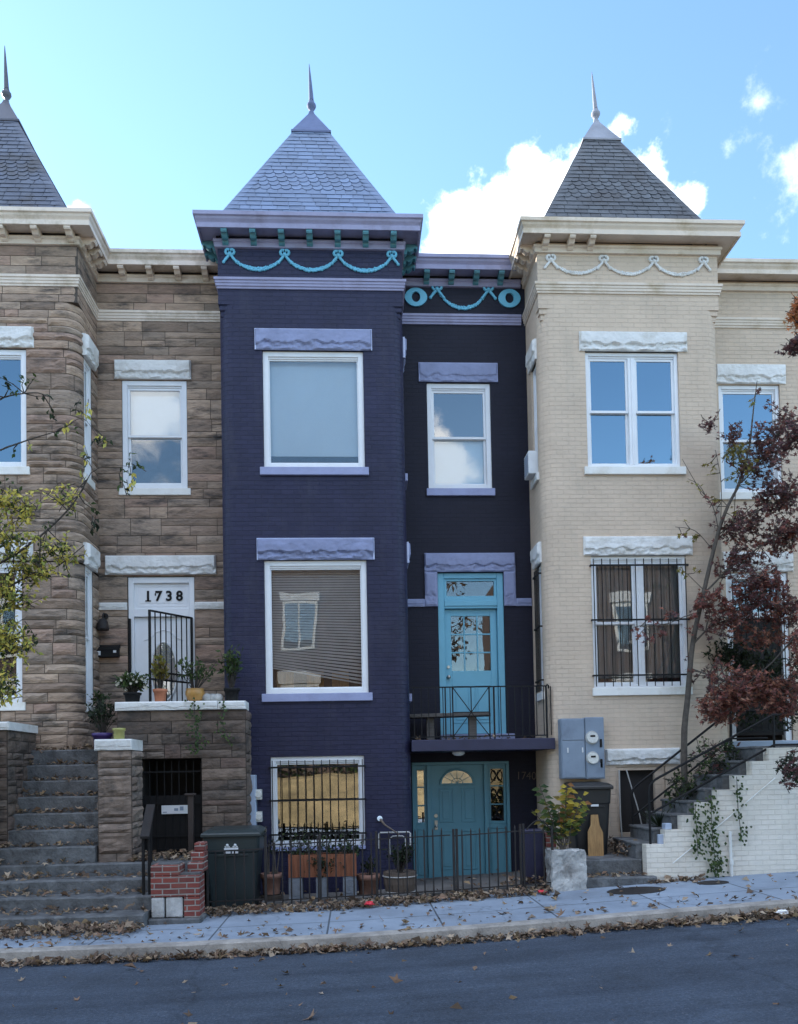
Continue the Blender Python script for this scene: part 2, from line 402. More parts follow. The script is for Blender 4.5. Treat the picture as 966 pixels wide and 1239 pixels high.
M['asphalt'] = ground_mat('asphalt', (.041,.055,.079), .30, .8, 1.0, 75, cracks=.16, stain=(.033,.041,.054), speck=(.09,.10,.118), rough=.85, streak=True)
M['sidewalk'] = ground_mat('sidewalk concrete', (.25,.30,.365), .16, 1.4, .4, 70, joints=(1.38, 1.32, .35, .05), stain=(.17,.19,.22), cracks=.35)
M['kerb'] = ground_mat('kerb stone', (.30,.28,.255), .35, 4, .8, 40, stain=(.15,.135,.12), cracks=.5)
M['yardc'] = ground_mat('yard concrete', (.13,.125,.12), .3, 2, .5, 50, stain=(.06,.055,.05))
M['grass'] = ground_mat('dry grass bank', (.26,.195,.10), .5, 1.2, 1., 25, stain=(.11,.09,.05))
M['earth'] = ground_mat('bare ground', (.10,.085,.06), .4, 1.0, 1., 25)

# ------------------------------------------------------------------ ground profile (the street climbs to the right)
HP = [(-60,-.5),(-30,-.28),(-6,-.05),(-2,-.02),(0,.025),(1.6,.09),(3.3,.18),(5,.265),(8,.39),(14,.62),(30,1.1),(60,1.6)]
def h(x):
    if x <= HP[0][0]: return HP[0][1]
    for (a, za), (b, zb) in zip(HP, HP[1:]):
        if x <= b: return za+(zb-za)*(x-a)/(b-a)
    return HP[-1][1]
XS = [-300,-60,-30,-18,-12,-9] + [-8+.5*i for i in range(45)] + [16,20,30,60,300]
def strip(name, mat, ys, dz, kind='structure', xs=XS):
    mb = MB()
    for a, b in zip(xs, xs[1:]):
        for (y0, d0), (y1, d1) in zip(zip(ys, dz), list(zip(ys, dz))[1:]):
            mb.face([(a,y0,h(a)+d0),(b,y0,h(b)+d0),(b,y1,h(b)+d1),(a,y1,h(a)+d1)])
    o = mb.build(name, mat); o['kind'] = kind; return o
strip('ground', M['earth'], [-400,-60,-15.4,-3.6,12,400], [2.2,2.0,-.30,-.30,-.06,-.06])
strip('road', M['asphalt'], [-12.2,-8.0,-3.68], [-.15,-.09,-.14])
mbk = MB()
for a, b in zip(XS, XS[1:]):
    for (y0,z0),(y1,z1) in (((-3.69,-.2),(-3.67,-.012)),((-3.67,-.012),(-3.655,.003)),((-3.655,.003),(-3.50,.006)),((-3.50,.006),(-3.50,-.1))):
        mbk.face([(a,y0,h(a)+z0),(b,y0,h(b)+z0),(b,y1,h(b)+z1),(a,y1,h(a)+z1)])
mbk.build('kerb', M['kerb'], kind='structure')
strip('sidewalk', M['sidewalk'], [-3.50,-1.38], [0,.01])
strip('yard', M['yardc'], [-1.38,1.3], [-.004,-.004])
strip('pavement', M['sidewalk'], [-15.4,-12.2], [0,0])
strip('hillside', M['grass'], [-60,-40,-19.6,-18.4,-17.2,-15.9,-15.4], [3.4,2.4,1.85,1.75,1.0,.12,.05])

# ------------------------------------------------------------------ wall building
class Path:
    def __init__(s, pts, nrm):
        s.p = [Vector(q) for q in pts]; s.n = [Vector(q) for q in nrm]
        s.u = [0.0]
        for a, b in zip(s.p, s.p[1:]): s.u.append(s.u[-1]+(b-a).length)
    def at(s, u):
        for i in range(len(s.u)-1):
            if u <= s.u[i+1]+1e-9 or i == len(s.u)-2:
                t = (u-s.u[i])/max(s.u[i+1]-s.u[i], 1e-9); t = min(max(t, 0), 1)
                return s.p[i].lerp(s.p[i+1], t), s.n[i].lerp(s.n[i+1], t).normalized()
def tower_path(xl, xr, yb, yf, r, k=6):
    p = [(xl,yb)]; n = [(-1,0)]
    if r > 0:
        for i in range(k+1):
            a = pi+pi/2*i/k; p.append((xl+r+r*cos(a), yf+r+r*sin(a))); n.append((cos(a), sin(a)))
        for i in range(k+1):
            a = 1.5*pi+pi/2*i/k; p.append((xr-r+r*cos(a), yf+r+r*sin(a))); n.append((cos(a), sin(a)))
    p.append((xr,yb)); n.append((1,0))
    P = Path(p, n); P.uf = P.u[k+1]; P.xl, P.xr, P.r, P.yf, P.yb = xl, xr, r, yf, yb; P.ur = P.u[2*k+2]
    P.fx = lambda x: P.uf+(x-(xl+r)); P.fl = lambda y: yb-y; P.fr = lambda y: P.ur+(y-(yf+r))
    return P
def flat_path(x0, x1, y):
    P = Path([(x0,y),(x1,y)], [(0,-1),(0,-1)]); P.fx = lambda x: x-x0; return P
def wall(mb, P, z0, z1, holes=(), depth=.14, zextra=()):
    us = sorted(set([round(x, 5) for x in P.u]+[round(x, 5) for hh in holes for x in hh[:2]]))
    zs = sorted(set([z0, z1]+[x for hh in holes for x in hh[2:4] if z0 < x < z1]+list(zextra)))
    for a, b in zip(us, us[1:]):
        if b-a < 1e-4: continue
        for c, d in zip(zs, zs[1:]):
            um, zm = (a+b)/2, (c+d)/2
            if any(hh[0] < um < hh[1] and hh[2] < zm < hh[3] for hh in holes): continue
            pa, pb = P.at(a)[0], P.at(b)[0]
            mb.face([(pa.x,pa.y,c),(pb.x,pb.y,c),(pb.x,pb.y,d),(pa.x,pa.y,d)], [(a,c),(b,c),(b,d),(a,d)])
    for (u0, u1, c, d) in [hh[:4] for hh in holes]:
        (pa, na), (pb, nb) = P.at(u0), P.at(u1)
        qa = pa-na*depth; qb = pb-nb*depth
        A0,B0,A1,B1 = (pa.x,pa.y,c),(pb.x,pb.y,c),(pa.x,pa.y,d),(pb.x,pb.y,d)
        a0,b0,a1,b1 = (qa.x,qa.y,c),(qb.x,qb.y,c),(qa.x,qa.y,d),(qb.x,qb.y,d)
        mb.face([A0,B0,b0,a0]); mb.face([A1,a1,b1,B1]); mb.face([A0,a0,a1,A1]); mb.face([B0,B1,b1,b0])

STONES = [(.172,.138,.112),(.19,.155,.125),(.155,.128,.106),(.18,.138,.115),(.165,.142,.12),(.205,.168,.135),(.145,.118,.098),(.19,.16,.132)]
def ashlar(mb, P, z0, z1, holes=(), amp=.022, rnd=None, hs=(.15,.22,.26,.30,.34), ls=(.2,.95), u0=None, u1=None, cell=.085, splitv=True, lift=.0):
    rnd = rnd or R
    u0 = P.u[0] if u0 is None else u0; u1 = P.u[-1] if u1 is None else u1
    crit = sorted(set([z0, z1]+[x for hh in holes for x in hh[2:4] if z0 < x < z1]))
    for c, d in zip(crit, crit[1:]):
        z = c
        while z < d-1e-4:
            hh_ = rnd.choice(hs)
            if d-z-hh_ < .09: hh_ = d-z
            z2 = z+hh_
            segs = [(u0, u1)]
            for hh in holes:
                if hh[2] < (z+z2)/2 < hh[3]:
                    ns = []
                    for a, b in segs:
                        if hh[1] <= a or hh[0] >= b: ns.append((a, b)); continue
                        if hh[0] > a: ns.append((a, hh[0]))
                        if hh[1] < b: ns.append((hh[1], b))
                    segs = ns
            for a, b in segs:
                u = a+0
                while u < b-1e-4:
                    thick = z2-z > .19
                    if thick and rnd.random() < .6:
                        L = rnd.uniform(.5,1.15)*ls[1]/.95
                        if b-u-L < .2: L = b-u
                        zm = z+(z2-z)*rnd.choice((.42,.5,.58))
                        for (c0, c1) in ((z, zm), (zm, z2)):
                            if L > .55 and rnd.random() < .65:
                                um = u+L*rnd.uniform(.3,.7); stone(mb, P, u, um, c0, c1, amp*rnd.uniform(.6,1.3), rnd, cell, lift); stone(mb, P, um, u+L, c0, c1, amp*rnd.uniform(.6,1.3), rnd, cell, lift)
                            else: stone(mb, P, u, u+L, c0, c1, amp*rnd.uniform(.6,1.3), rnd, cell, lift)
                    else:
                        L = rnd.uniform(ls[0], (ls[1] if not thick else ls[0]+.3))
                        if b-u-L < .2: L = b-u
                        stone(mb, P, u, u+L, z, z2, amp*rnd.uniform(.6,1.3), rnd, cell, lift)
                    u += L
            z = z2
def stone(mb, P, ua, ub, za, zb, amp, rnd, cell, lift=0):
    g = .005; ua += g; ub -= g; za += g; zb -= g
    if ub-ua < .02: return
    n = max(2, int((ub-ua)/cell)); m = max(3, int((zb-za)/.038))
    c = rnd.choice(STONES); k = rnd.uniform(.8, 1.2); c = tuple(x*k for x in c)
    off = rnd.uniform(0, 100); vs = []
    tilt = rnd.uniform(-.3,.5)
    for j in range(m+1):
        for i in range(n+1):
            u = ua+(ub-ua)*i/n; z = za+(zb-za)*j/m
            e = 0 if i in (0, n) or j in (0, m) else 1
            hgt = .008+lift
            if e:
                q = noise.noise(Vector((u*4.2+off, z*8, off)))*.75+noise.noise(Vector((u*11+off, z*19, off)))*.4
                hgt += amp*(.65+q+tilt*(j/m-.5))
            else: hgt += amp*.10*noise.noise(Vector((u*9, z*9, off)))
            p, nn = P.at(u)
            vs.append((p.x+nn.x*hgt, p.y+nn.y*hgt, z))
    fs = [(j*(n+1)+i, j*(n+1)+i+1, (j+1)*(n+1)+i+1, (j+1)*(n+1)+i) for j in range(m) for i in range(n)]
    mb.faces(vs, fs, c, False)
    # returns to the bed
    ring = [i for i in range(n+1)]+[j*(n+1)+n for j in range(1, m+1)]+[m*(n+1)+i for i in range(n-1, -1, -1)]+[j*(n+1) for j in range(m-1, 0, -1)]
    k0 = len(vs); vv = [vs[i] for i in ring]; back = []
    for i in ring:
        u = ua+(ub-ua)*(i % (n+1))/n; p, nn = P.at(u); back.append((p.x-nn.x*.01, p.y-nn.y*.01, vs[i][2]))
    L = len(ring)
    mb.faces(vv+back, [(i, i+L, (i+1) % L+L, (i+1) % L) for i in range(L)], tuple(x*.6 for x in c))

def rock_block(mb, x0, x1, z0, z1, y, depth, amp=.035, margin=.02, seed=0, nx=None, upper=.35):
    """lintel block with a rough hewn face, local wall frame (front towards -y)"""
    nx = nx or max(6, int((x1-x0)/.022)); nz = max(6, int((z1-z0)/.018)); vs = []
    for j in range(nz+1):
        for i in range(nx+1):
            x = x0+(x1-x0)*i/nx; z = z0+(z1-z0)*j/nz; t = j/nz
            e = min(x-x0, x1-x, z-z0, z1-z)
            w = min(max(e/margin, 0), 1)
            q = noise.fractal(Vector((x*5.5+seed*7.3, z*9+seed, seed)), 1, 2, 4)
            edge = noise.noise(Vector((x*6+seed*3, seed*1.7, 0)))*.17+noise.noise(Vector((x*19+seed, seed*2.7, 0)))*.06+.34
            sm_ = min(max((t-edge)/.07+.5, 0), 1)
            q2 = noise.noise(Vector((x*16+seed, z*20, seed*2)))
            yy = y-w*(amp*(.42+.75*sm_)+amp*(1-.8*sm_)*(q*.7+q2*.25))
            vs.append((x, yy, z))
    fs = [(j*(nx+1)+i, j*(nx+1)+i+1, (j+1)*(nx+1)+i+1, (j+1)*(nx+1)+i) for j in range(nz) for i in range(nx)]
    mb.faces(vs, fs)
    mb.face([(x0,y,z0),(x0,y,z1),(x0,y+depth,z1),(x0,y+depth,z0)][::-1]); mb.face([(x1,y,z0),(x1,y,z1),(x1,y+depth,z1),(x1,y+depth,z0)])
    mb.face([(x0,y,z1),(x1,y,z1),(x1,y+depth,z1),(x0,y+depth,z1)]); mb.face([(x0,y,z0),(x0,y+depth,z0),(x1,y+depth,z0),(x1,y,z0)])

def fmat(origin, U, Nn):
    """local (u, depth, z) -> world"""
    U = Vector(U); Nn = Vector(Nn); Z = Vector((0,0,1))
    m = Matrix((U, Nn, Z)).transposed().to_4x4(); m.translation = Vector(origin); return m
FRONT = lambda y: fmat((0,y,0), (1,0,0), (0,1,0))
def LEFT(x): return fmat((x,0,0), (0,-1,0), (1,0,0))      # wall facing -X : u = -Y
def RIGHT(x): return fmat((x,0,0), (0,1,0), (-1,0,0))     # wall facing +X : u = +Y

def lintel(house, T, x0, x1, z0, z1, mat, proud=.02, edge=None, seed=0, amp=.040, name='lintel'):
    mb = MB(T); rock_block(mb, x0, x1, z0, z1, -proud, proud+.10, amp, seed=seed)
    o = mb.build(name, M[mat], house)
    if edge:
        e = MB(T); w = .022; y0, y1 = -proud-.006, -proud+.02
        e.box(x0-.004, x1+.004, y0, y1, z1-w*.6, z1+.004); e.box(x0-.004, x0+w*.7, y0-.001, y1, z0, z1-w*.6-.001); e.box(x1-w*.7, x1+.004, y0-.001, y1, z0, z1-w*.6-.001)
        e.build('painted_edge', M[edge], o)
    return o

def window(house, T, x0, x1, z0, z1, kind='fixed', fmat_='white_frame', sill='trim_white', sillx=.06, sillh=.13, glassm='glass', fw=.085, y=.035,
           cover=None, cover_z=None, bars=False, room=.75, split=.5, slats=None, tilt=0., upper_glass=None, silldrop=0, covers=None):
    w = MB(T)
    def frame(mb, a, b, c, d, t, y0, y1, tb=None):
        tb = tb or t
        mb.box(a, a+t, y0, y1, c, d); mb.box(b-t, b, y0, y1, c, d)
        mb.box(a+t, b-t, y0, y1, d-t, d); mb.box(a+t, b-t, y0, y1, c, c+tb)
    frame(w, x0+.001, x1-.001, z0+.001, z1-.001, fw, y, y+.12)
    # stepped head moulding
    w.box(x0+fw*.4, x1-fw*.4, y+.022, y+.06, z1-fw-.03, z1-fw)
    units = [(x0+fw, x1-fw)]
    if kind == 'twin':
        c = (x0+x1)/2; m = .058
        w.box(c-m, c+m, y+.002, y+.118, z0+fw, z1-fw-.031)
        w.box(c-.012, c+.012, y-.012, y+.001, z0+fw, z1-fw-.031)
        units = [(x0+fw, c-m), (c+m, x1-fw)]
    win = w.build('window', M[fmat_], house, bevel=.004)
    for i, (a, b) in enumerate(units):
        zb, zt = z0+fw, z1-fw-.03
        if kind == 'fixed':
            p = MB(T); p.box(a, b, y+.055, y+.060, zb, zt); p.build('pane', M[glassm], win)
            f = MB(T); frame(f, a, b, zb, zt, .022, y+.04, y+.075); f.build('sash', M[fmat_], win)
        else:
            zm = zb+(zt-zb)*split; s = .042
            f = MB(T); frame(f, a, b, zm-.02, zt, s, y+.035, y+.07); f.build('sash', M[fmat_], win, bevel=.003)
            p = MB(T); p.box(a+s, b-s, y+.050, y+.055, zm-.02+s, zt-s); p.build('pane', M[upper_glass or glassm], win)
            f = MB(T); frame(f, a, b, zb, zm+.02, s, y+.073, y+.108); f.build('sash', M[fmat_], win, bevel=.003)
            p = MB(T); p.box(a+s, b-s, y+.088, y+.093, zb+s, zm+.02-s); p.build('pane', M[glassm], win)
    if room:
        r = MB(T); d0, d1 = y+.121, y+.121+room
        a, b, c, d = x0+.01, x1-.01, z0+.01, z1-.01
        r.face([(a,d1,c),(b,d1,c),(b,d1,d),(a,d1,d)]); r.face([(a,d0,c),(a,d1,c),(a,d1,d),(a,d0,d)]); r.face([(b,d0,c),(b,d0,d),(b,d1,d),(b,d1,c)])
        r.face([(a,d0,c),(b,d0,c),(b,d1,c),(a,d1,c)]); r.face([(a,d0,d),(a,d1,d),(b,d1,d),(b,d0,d)])
        r.build('interior', M['interior'], win)
    for cv in (covers or ([(cover, cover_z)] if cover else [])):
        cm, (c0, c1) = cv
        s = MB(T); nseg = 16; a, b = x0+fw+.01, x1-fw-.01; yy = y+.17
        wave = .0 if cm in ('shade', 'screen') else .03
        if wave:
            nseg = 60
        pts = [(a+(b-a)*i/nseg, yy+wave*sin(i*1.45)+ (wave*.4*sin(i*.61))) for i in range(nseg+1)]
        for (xa, ya), (xb, yb) in zip(pts, pts[1:]):
            s.face([(xa,ya,c0),(xb,yb,c0),(xb,yb,c1),(xa,ya,c1)])
        if cm == 'shade': s.box(a, b, yy-.006, yy+.006, c0-.02, c0+.012)
        s.build('curtain' if wave else 'roller_shade', M[cm], win)
    if slats:
        sm, c0, c1 = slats; s = MB(T); a, b = x0+fw+.015, x1-fw-.015; z = c1; yy = y+.19
        n = int((c1-c0)/.042)
        for i in range(n):
            zz = c1-i*.042; dz = tilt*(i/n)**3
            zl, zr = zz, zz-dz
            s.faces([(a,yy-.007,zl-.022),(b,yy-.007,zr-.022),(b,yy+.010,zr+.017),(a,yy+.010,zl+.017)], [(0,1,2,3)])
        zz = c1-n*.042
        s.bar((a,yy,zz),(b,yy,zz-tilt),.03,.022)
        s.build('blind', M[sm], win)
    if sill:
        s = MB(T); s.box(x0-sillx, x1+sillx, -.045, .16, z0-sillh-silldrop, z0-silldrop-.001); s.build('sill', M[sill], win, bevel=.006)
    if bars:
        b_ = MB(T); n = bars; yy = -.035
        for i in range(n+1):
            xx = x0+.03+(x1-x0-.06)*i/n; b_.box(xx-.0065, xx+.0065, yy-.0065, yy+.0065, z0+.02, z1-.06)
        for zz in (z0+.2, (z0+z1)/2+.02, z1-.17):
            b_.box(x0-.02, x1+.02, yy-.02, yy-.007, zz-.014, zz+.014)
            for xx in (x0-.015, x1+.015): b_.box(xx-.01, xx+.01, yy-.007, .02, zz-.012, zz+.012)
        b_.build('security_bars', M['iron'], win)
    return win

# ------------------------------------------------------------------ slate roofs
def slate_roof(house, cx, cy, half, zb, zt, mat, tints, capm, finm, cap_h=.56, cap_half=.30, tip=14.92, lean=(-.03,0), painted=False):
    """pyramid: truncated under a metal cap; every slate a thin tilted plate"""
    rr = random.Random(int(cx*10)+77)
    mb = MB(); zc = zt-cap_h
    ht = zc-zb; ap = zb+half*ht/(half-cap_half)      # virtual apex
    # sheathing
    c = [(cx-half,cy-half),(cx+half,cy-half),(cx+half,cy+half),(cx-half,cy+half)]
    q = [(cx-cap_half,cy-cap_half),(cx+cap_half,cy-cap_half),(cx+cap_half,cy+cap_half),(cx-cap_half,cy+cap_half)]
    for i in range(4):
        j = (i+1) % 4
        mb.face([(*c[i],zb),(*c[j],zb),(*q[j],zc),(*q[i],zc)], tint=tints[0])
    for k in range(4):
        rot = Matrix.Rotation(k*pi/2, 3, 'Z')
        sl = Vector((0, half-cap_half, ht)); Ls = sl.length; sd = sl/Ls
        nrm = Vector((0, -ht, half-cap_half)).normalized()
        org = Vector((0, -half, zb))
        rows = 24; rh = Ls/rows
        def pt(u, s, o): 
            v = org+Vector((u,0,0))+sd*s+nrm*o
            v = rot @ v; return (v.x+cx, v.y+cy, v.z)
        for r in range(rows):
            s0, s1 = r*rh, (r+1)*rh+rh*.35
            s1 = min(s1, Ls)
            hw = lambda s: half+(cap_half-half)*s/Ls-.12
            hexr = 8 <= r <= 12
            wd = .175
            u = -hw(s0)-(wd/2 if r % 2 else 0)
            while u < hw(s0):
                g = .005; w = wd if hexr else wd*rr.uniform(.95,1.5)
                a, b = u+g, u+w-g; u += w
                t = rr.choice(tints); kf = rr.uniform(.86,1.16); t = tuple(x*kf for x in t)
                lift = .010+rr.uniform(0,.003)
                if hexr: poly = [(a,s0+rh*.42),(a+(b-a)*.28,s0),(b-(b-a)*.28,s0),(b,s0+rh*.42),(b,s1),(a,s1)]
                else: poly = [(a,s0+rr.uniform(-.006,.006)),(b,s0+rr.uniform(-.006,.006)),(b,s1),(a,s1)]
                out = []
                for (uu, ss) in poly:
                    lim = hw(ss)
                    out.append((max(-lim, min(lim, uu)), ss))
                if max(p[0] for p in out)-min(p[0] for p in out) < .02: continue
                top = [pt(uu, ss, lift*(1-(ss-s0)/(s1-s0))+.007) for uu, ss in out]
                mb.face(top, tint=t)
                nlow = 4 if hexr else 2
                for e in range(nlow-1):
                    A, B = out[e], out[e+1]
                    mb.face([pt(A[0],A[1],0), pt(B[0],B[1],0), top[e+1], top[e]], tint=tuple(x*.45 for x in t))
        # hip strips of overlapping slates
        for sgn in (-1, 1):
            n = 24
            for r in range(n):
                s0, s1 = Ls*r/n, min(Ls*(r+1.25)/n, Ls)
                e0, e1 = half+(cap_half-half)*s0/Ls, half+(cap_half-half)*s1/Ls
                t = rr.choice(tints); kf = rr.uniform(.9,1.14); t = tuple(x*kf for x in t)
                P_ = [pt(sgn*(e0-.14),s0,.020),pt(sgn*(e0+.000),s0,.012),pt(sgn*(e1+.000),s1,.010),pt(sgn*(e1-.14),s1,.010)]
                if sgn < 0: P_ = P_[::-1]
                mb.face(P_, tint=t)
                mb.face([pt(sgn*(e0-.14),s0,0),pt(sgn*(e0+.000),s0,0),pt(sgn*(e0+.000),s0,.012),pt(sgn*(e0-.14),s0,.020)], tint=tuple(x*.45 for x in t))
                mb.face([pt(sgn*(e0-.14),s0,0),pt(sgn*(e1-.14),s1,0),pt(sgn*(e1-.14),s1,.010),pt(sgn*(e0-.14),s0,.020)], tint=tuple(x*.4 for x in t))
    roof = mb.build('roof', mat, house)
    cb = MB(); o = cap_half+.035
    prof = [(o+.02, zc-.05), (o+.02, zc-.015), (o-.005, zc+.01), (.06, zt-.05), (.035, zt+.03)]
    vs = [(cx+sx*r, cy+sy*r, z) for r, z in prof for sx, sy in ((-1,-1),(1,-1),(1,1),(-1,1))]
    fs = [(i*4+k, i*4+(k+1) % 4, (i+1)*4+(k+1) % 4, (i+1)*4+k) for i in range(len(prof)-1) for k in range(4)]+[(0,3,2,1)]
    cb.faces(vs, fs); cb.build('roof_cap', capm, roof)
    fb = MB(); z0 = zt+.0
    fb.lathe([(.035,0),(.045,.03),(.03,.05),(.06,.09),(.085,.14),(.08,.175),(.05,.21),(.055,.225),(.045,.24),(.025,.26)], (cx,cy,z0), 14)
    n = 8; fb.tube([(cx+lean[0]*i/n, cy, z0+.25+(tip-z0-.25)*i/n) for i in range(n+1)], [.040*(1-i/n)**.8+.005 for i in range(n+1)], 8)
    fb.build('finial', finm, roof)
    return roof

CROWN = [(-.25,10.92),(.30,10.885),(.335,10.875),(.335,10.815),(.31,10.80),(.30,10.77),(.275,10.735),(.265,10.715),(.285,10.71),(.285,10.635),(.255,10.633),(.255,10.665),(.02,10.665)]
MOULD = [(0,10.61),(.055,10.605),(.065,10.59),(.065,10.56),(.045,10.545),(.045,10.475),(.03,10.47),(0,10.468)]
BAND = [(0,9.975),(.06,9.97),(.06,9.93),(.045,9.922),(.045,9.885),(.035,9.88),(.035,9.84),(.02,9.832),(.02,9.80),(0,9.798)]
def cornice(house, path, mat, dz=0., mould=None, band=None):
    mb = MB(); mb.sweep(path, [(o,z+dz) for o, z in CROWN])
    c = mb.build('cornice', M[mat], house)
    m2 = MB(); m2.sweep(path, [(o,z+dz) for o, z in MOULD]); m2.build('frieze_moulding', M[mould or mat], c)
    b = MB(); b.sweep(path, [(o,z+dz) for o, z in BAND]); b.build('band_course', M[band or mat], house)
    return c
BR = [(0,10.663),(-.245,10.663),(-.25,10.61),(-.235,10.585),(-.20,10.60),(-.18,10.575),(-.15,10.545),(-.11,10.535),(-.085,10.555),(-.068,10.52),(-.04,10.50),(0,10.495)]
def bracket(corn, T, u, mat, w=.095):
    b = MB(T); b.prism([(p[0]-.022, p[1]-.002) for p in BR], 'x', u-w/2, u+w/2); b.build('bracket', M[mat], corn)

# corbelled corner under the square head of a tower
def corbel(house, T, sgn, xe, mat):
    b = MB(T)
    for i, o in enumerate((.058,.040,.018)):
        z = 9.28+i*.09; x0, x1 = sorted((xe-sgn*o, xe-sgn*(.22)))
        if i < 2 or True: b.box(x0, x1, o, .2, z, z+.088)
    b.build('corbel', M[mat], house)

def house_shell(root, xl, xr, x1, wallm, recm, tholes, rholes, sideL=(), sideR=(), r=.2, zsplit=9.55, z0=0., stonework=False, block_z=10.7):
    P = tower_path(xl, xr, 1.0, 0., r); Pq = tower_path(xl, xr, 1.0, 0., .0001)
    hs = [(P.fx(a), P.fx(b), c, d) for a, b, c, d in tholes]
    hs += [(P.fl(b), P.fl(a), c, d) for a, b, c, d in sideL]+[(P.fr(a), P.fr(b), c, d) for a, b, c, d in sideR]
    mb = MB(); wall(mb, P, z0, zsplit, hs); wall(mb, Pq, zsplit, 10.66)
    # underside of the square head
    mb.face([(xl,0,zsplit),(xr,0,zsplit),(xr,.25,zsplit),(xl,.25,zsplit)])
    Pf = flat_path(xr, x1, 1.0)
    rh = [(Pf.fx(a), Pf.fx(b), c, d) for a, b, c, d in rholes]
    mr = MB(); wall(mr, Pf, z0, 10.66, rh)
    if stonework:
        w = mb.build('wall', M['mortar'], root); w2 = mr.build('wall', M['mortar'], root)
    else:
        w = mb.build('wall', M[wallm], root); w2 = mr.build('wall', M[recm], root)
    k = MB(); k.box(xl+.01, x1-.01, 2.3, 11, z0, block_z); k.build('rear_block', M['far_brick'], root)
    f = MB(); f.box(xr-.05, x1, .85, 2.31, 10.70, 10.78); f.build('flat_roof', M['cap_dark'], root)
    return P, Pq, Pf, hs, rh, w, w2

def bow(house, T, x, z, mat, s=1.):
    b = MB(T); yy = -.014; s *= 1.2
    for sg in (-1, 1):
        b.tube([(x+sg*(.028+.03*cos(a))*s, yy, z+.055*s+.035*s*sin(a)+.0) for a in [2*pi*i/10 for i in range(10)]], .020*s, 6, closed=True)
        b.tube([(x, yy-.004, z+.02*s), (x+sg*.05*s, yy-.004, z-.04*s), (x+sg*.085*s, yy-.004, z-.085*s)], [.018*s,.02*s,.015*s], 6)
        b.sphere((x+sg*.085*s, yy, z-.085*s), .022*s, 8)
    b.sphere((x, yy-.006, z+.02*s), .032*s, 8)
    return b.build('bow_ornament', M[mat], house)
def swag(house, T, xa, xb, z, drop, mat, r=.033):
    b = MB(T); n = 46; pts = []; rs = []
    for i in range(n+1):
        t = i/n; x = xa+(xb-xa)*t; s = 4*t*(1-t)
        pts.append((x, -.012, z-drop*s**.85)); rs.append(r*(.70+.25*s)*(1+.26*sin(i*2.1)))
    rg = random.Random(int(xa*100))
    b.tube(pts, [q*.45 for q in rs], 6)
    for i in range(0, n+1):
        t_ = i/n; k = .62+.5*(4*t_*(1-t_))**.6
        for q in (-1, 1):
            rr_ = r*.55*k*rg.uniform(.8,1.2); p_ = pts[i]
            b.sphere((p_[0]+rg.uniform(-.006,.006), -.006-rg.uniform(0,.010), p_[2]+q*r*.42*k+rg.uniform(-.006,.006)), rr_, 6)
    return b.build('garland', M[mat], house)

# ================================================================== PURPLE HOUSE
HG = 'row houses with slate tower roofs'
hp = thing('row_house', (-.57,0,0), 'dark purple painted brick row house with lavender roof, teal doors and turquoise garlands', 'house', HG)
FT, FR = FRONT(0), FRONT(1.0)
tw = [(-1.37,.265,6.87,8.80),(-1.39,.26,3.20,5.36),(-1.33,.165,.75,2.19)]
rw = [(1.395,2.525,6.87,8.765),(1.515,2.68,2.46,5.39),(1.0,2.70,.03,2.07)]
sw = [(.28,.66,6.87,8.80),(.28,.66,3.2,5.36)]
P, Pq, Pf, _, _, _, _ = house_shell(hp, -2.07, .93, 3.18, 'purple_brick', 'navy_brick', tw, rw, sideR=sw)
c = cornice(hp, [(-2.07,.62),(-2.07,0),(.93,0),(.93,1.0),(3.10,1.0)], 'mauve', dz=.004, band='mauve')
for i in range(7): bracket(c, FT, -1.93+i*(2.72/6), 'turq_dark')
for yy in (.15,.42): bracket(c, LEFT(-2.07), -yy, 'turq_dark')
for yy in (.15,.42,.66): bracket(c, RIGHT(.93), yy, 'turq_dark')
for i in range(4): bracket(c, FR, 1.42+i*.437, 'turq_dark')
slate_roof(hp, -.57, 1.5, 1.55, 10.88, 13.98, M['slate_lav'], [(.120,.172,.285),(.127,.18,.297),(.114,.165,.272)], M['cap_lav'], M['cap_lav'])
for x in (-1.87,-.985,-.115,.765): bow(hp, FT, x, 10.345, 'turq')
for a, b in ((-1.85,-1.0),(-.965,-.13),(-.095,.75)): swag(hp, FT, a, b, 10.345, .215, 'turq')
for x in (1.61,2.53): bow(hp, FR, x, 10.40, 'turq', 1.15)
swag(hp, FR, 1.64, 2.50, 10.39, .29, 'turq')
for x in (1.235,2.90):
    b = MB(FR); n = 24
    ro = [(x+.19*cos(2*pi*i/n)*(1+.05*abs(cos(4*pi*i/n))), 10.285+.165*sin(2*pi*i/n)) for i in range(n)]
    ri = [(x+.075*cos(2*pi*i/n), 10.285+.095*sin(2*pi*i/n)) for i in range(n)]
    for i in range(n):
        j = (i+1) % n
        b.face([(ro[i][0],-.03,ro[i][1]),(ro[j][0],-.03,ro[j][1]),(ri[j][0],-.036,ri[j][1]),(ri[i][0],-.036,ri[i][1])])
        b.face([(ro[i][0],.0,ro[i][1]),(ro[j][0],.0,ro[j][1]),(ro[j][0],-.03,ro[j][1]),(ro[i][0],-.03,ro[i][1])])
        b.face([(ri[j][0],.0,ri[j][1]),(ri[i][0],.0,ri[i][1]),(ri[i][0],-.036,ri[i][1]),(ri[j][0],-.036,ri[j][1])])
    b.build('ring_ornament', M['turq'], hp)
corbel(hp, FT, -1, -2.07, 'purple_brick'); corbel(hp, FT, 1, .93, 'purple_brick')
lintel(hp, FT, -1.485, .41, 8.80, 9.145, 'lav_rock', edge='lav_edge', seed=1, amp=.038)
lintel(hp, FT, -1.495, .388, 5.36, 5.71, 'lav_rock', edge='lav_edge', seed=2, amp=.045)
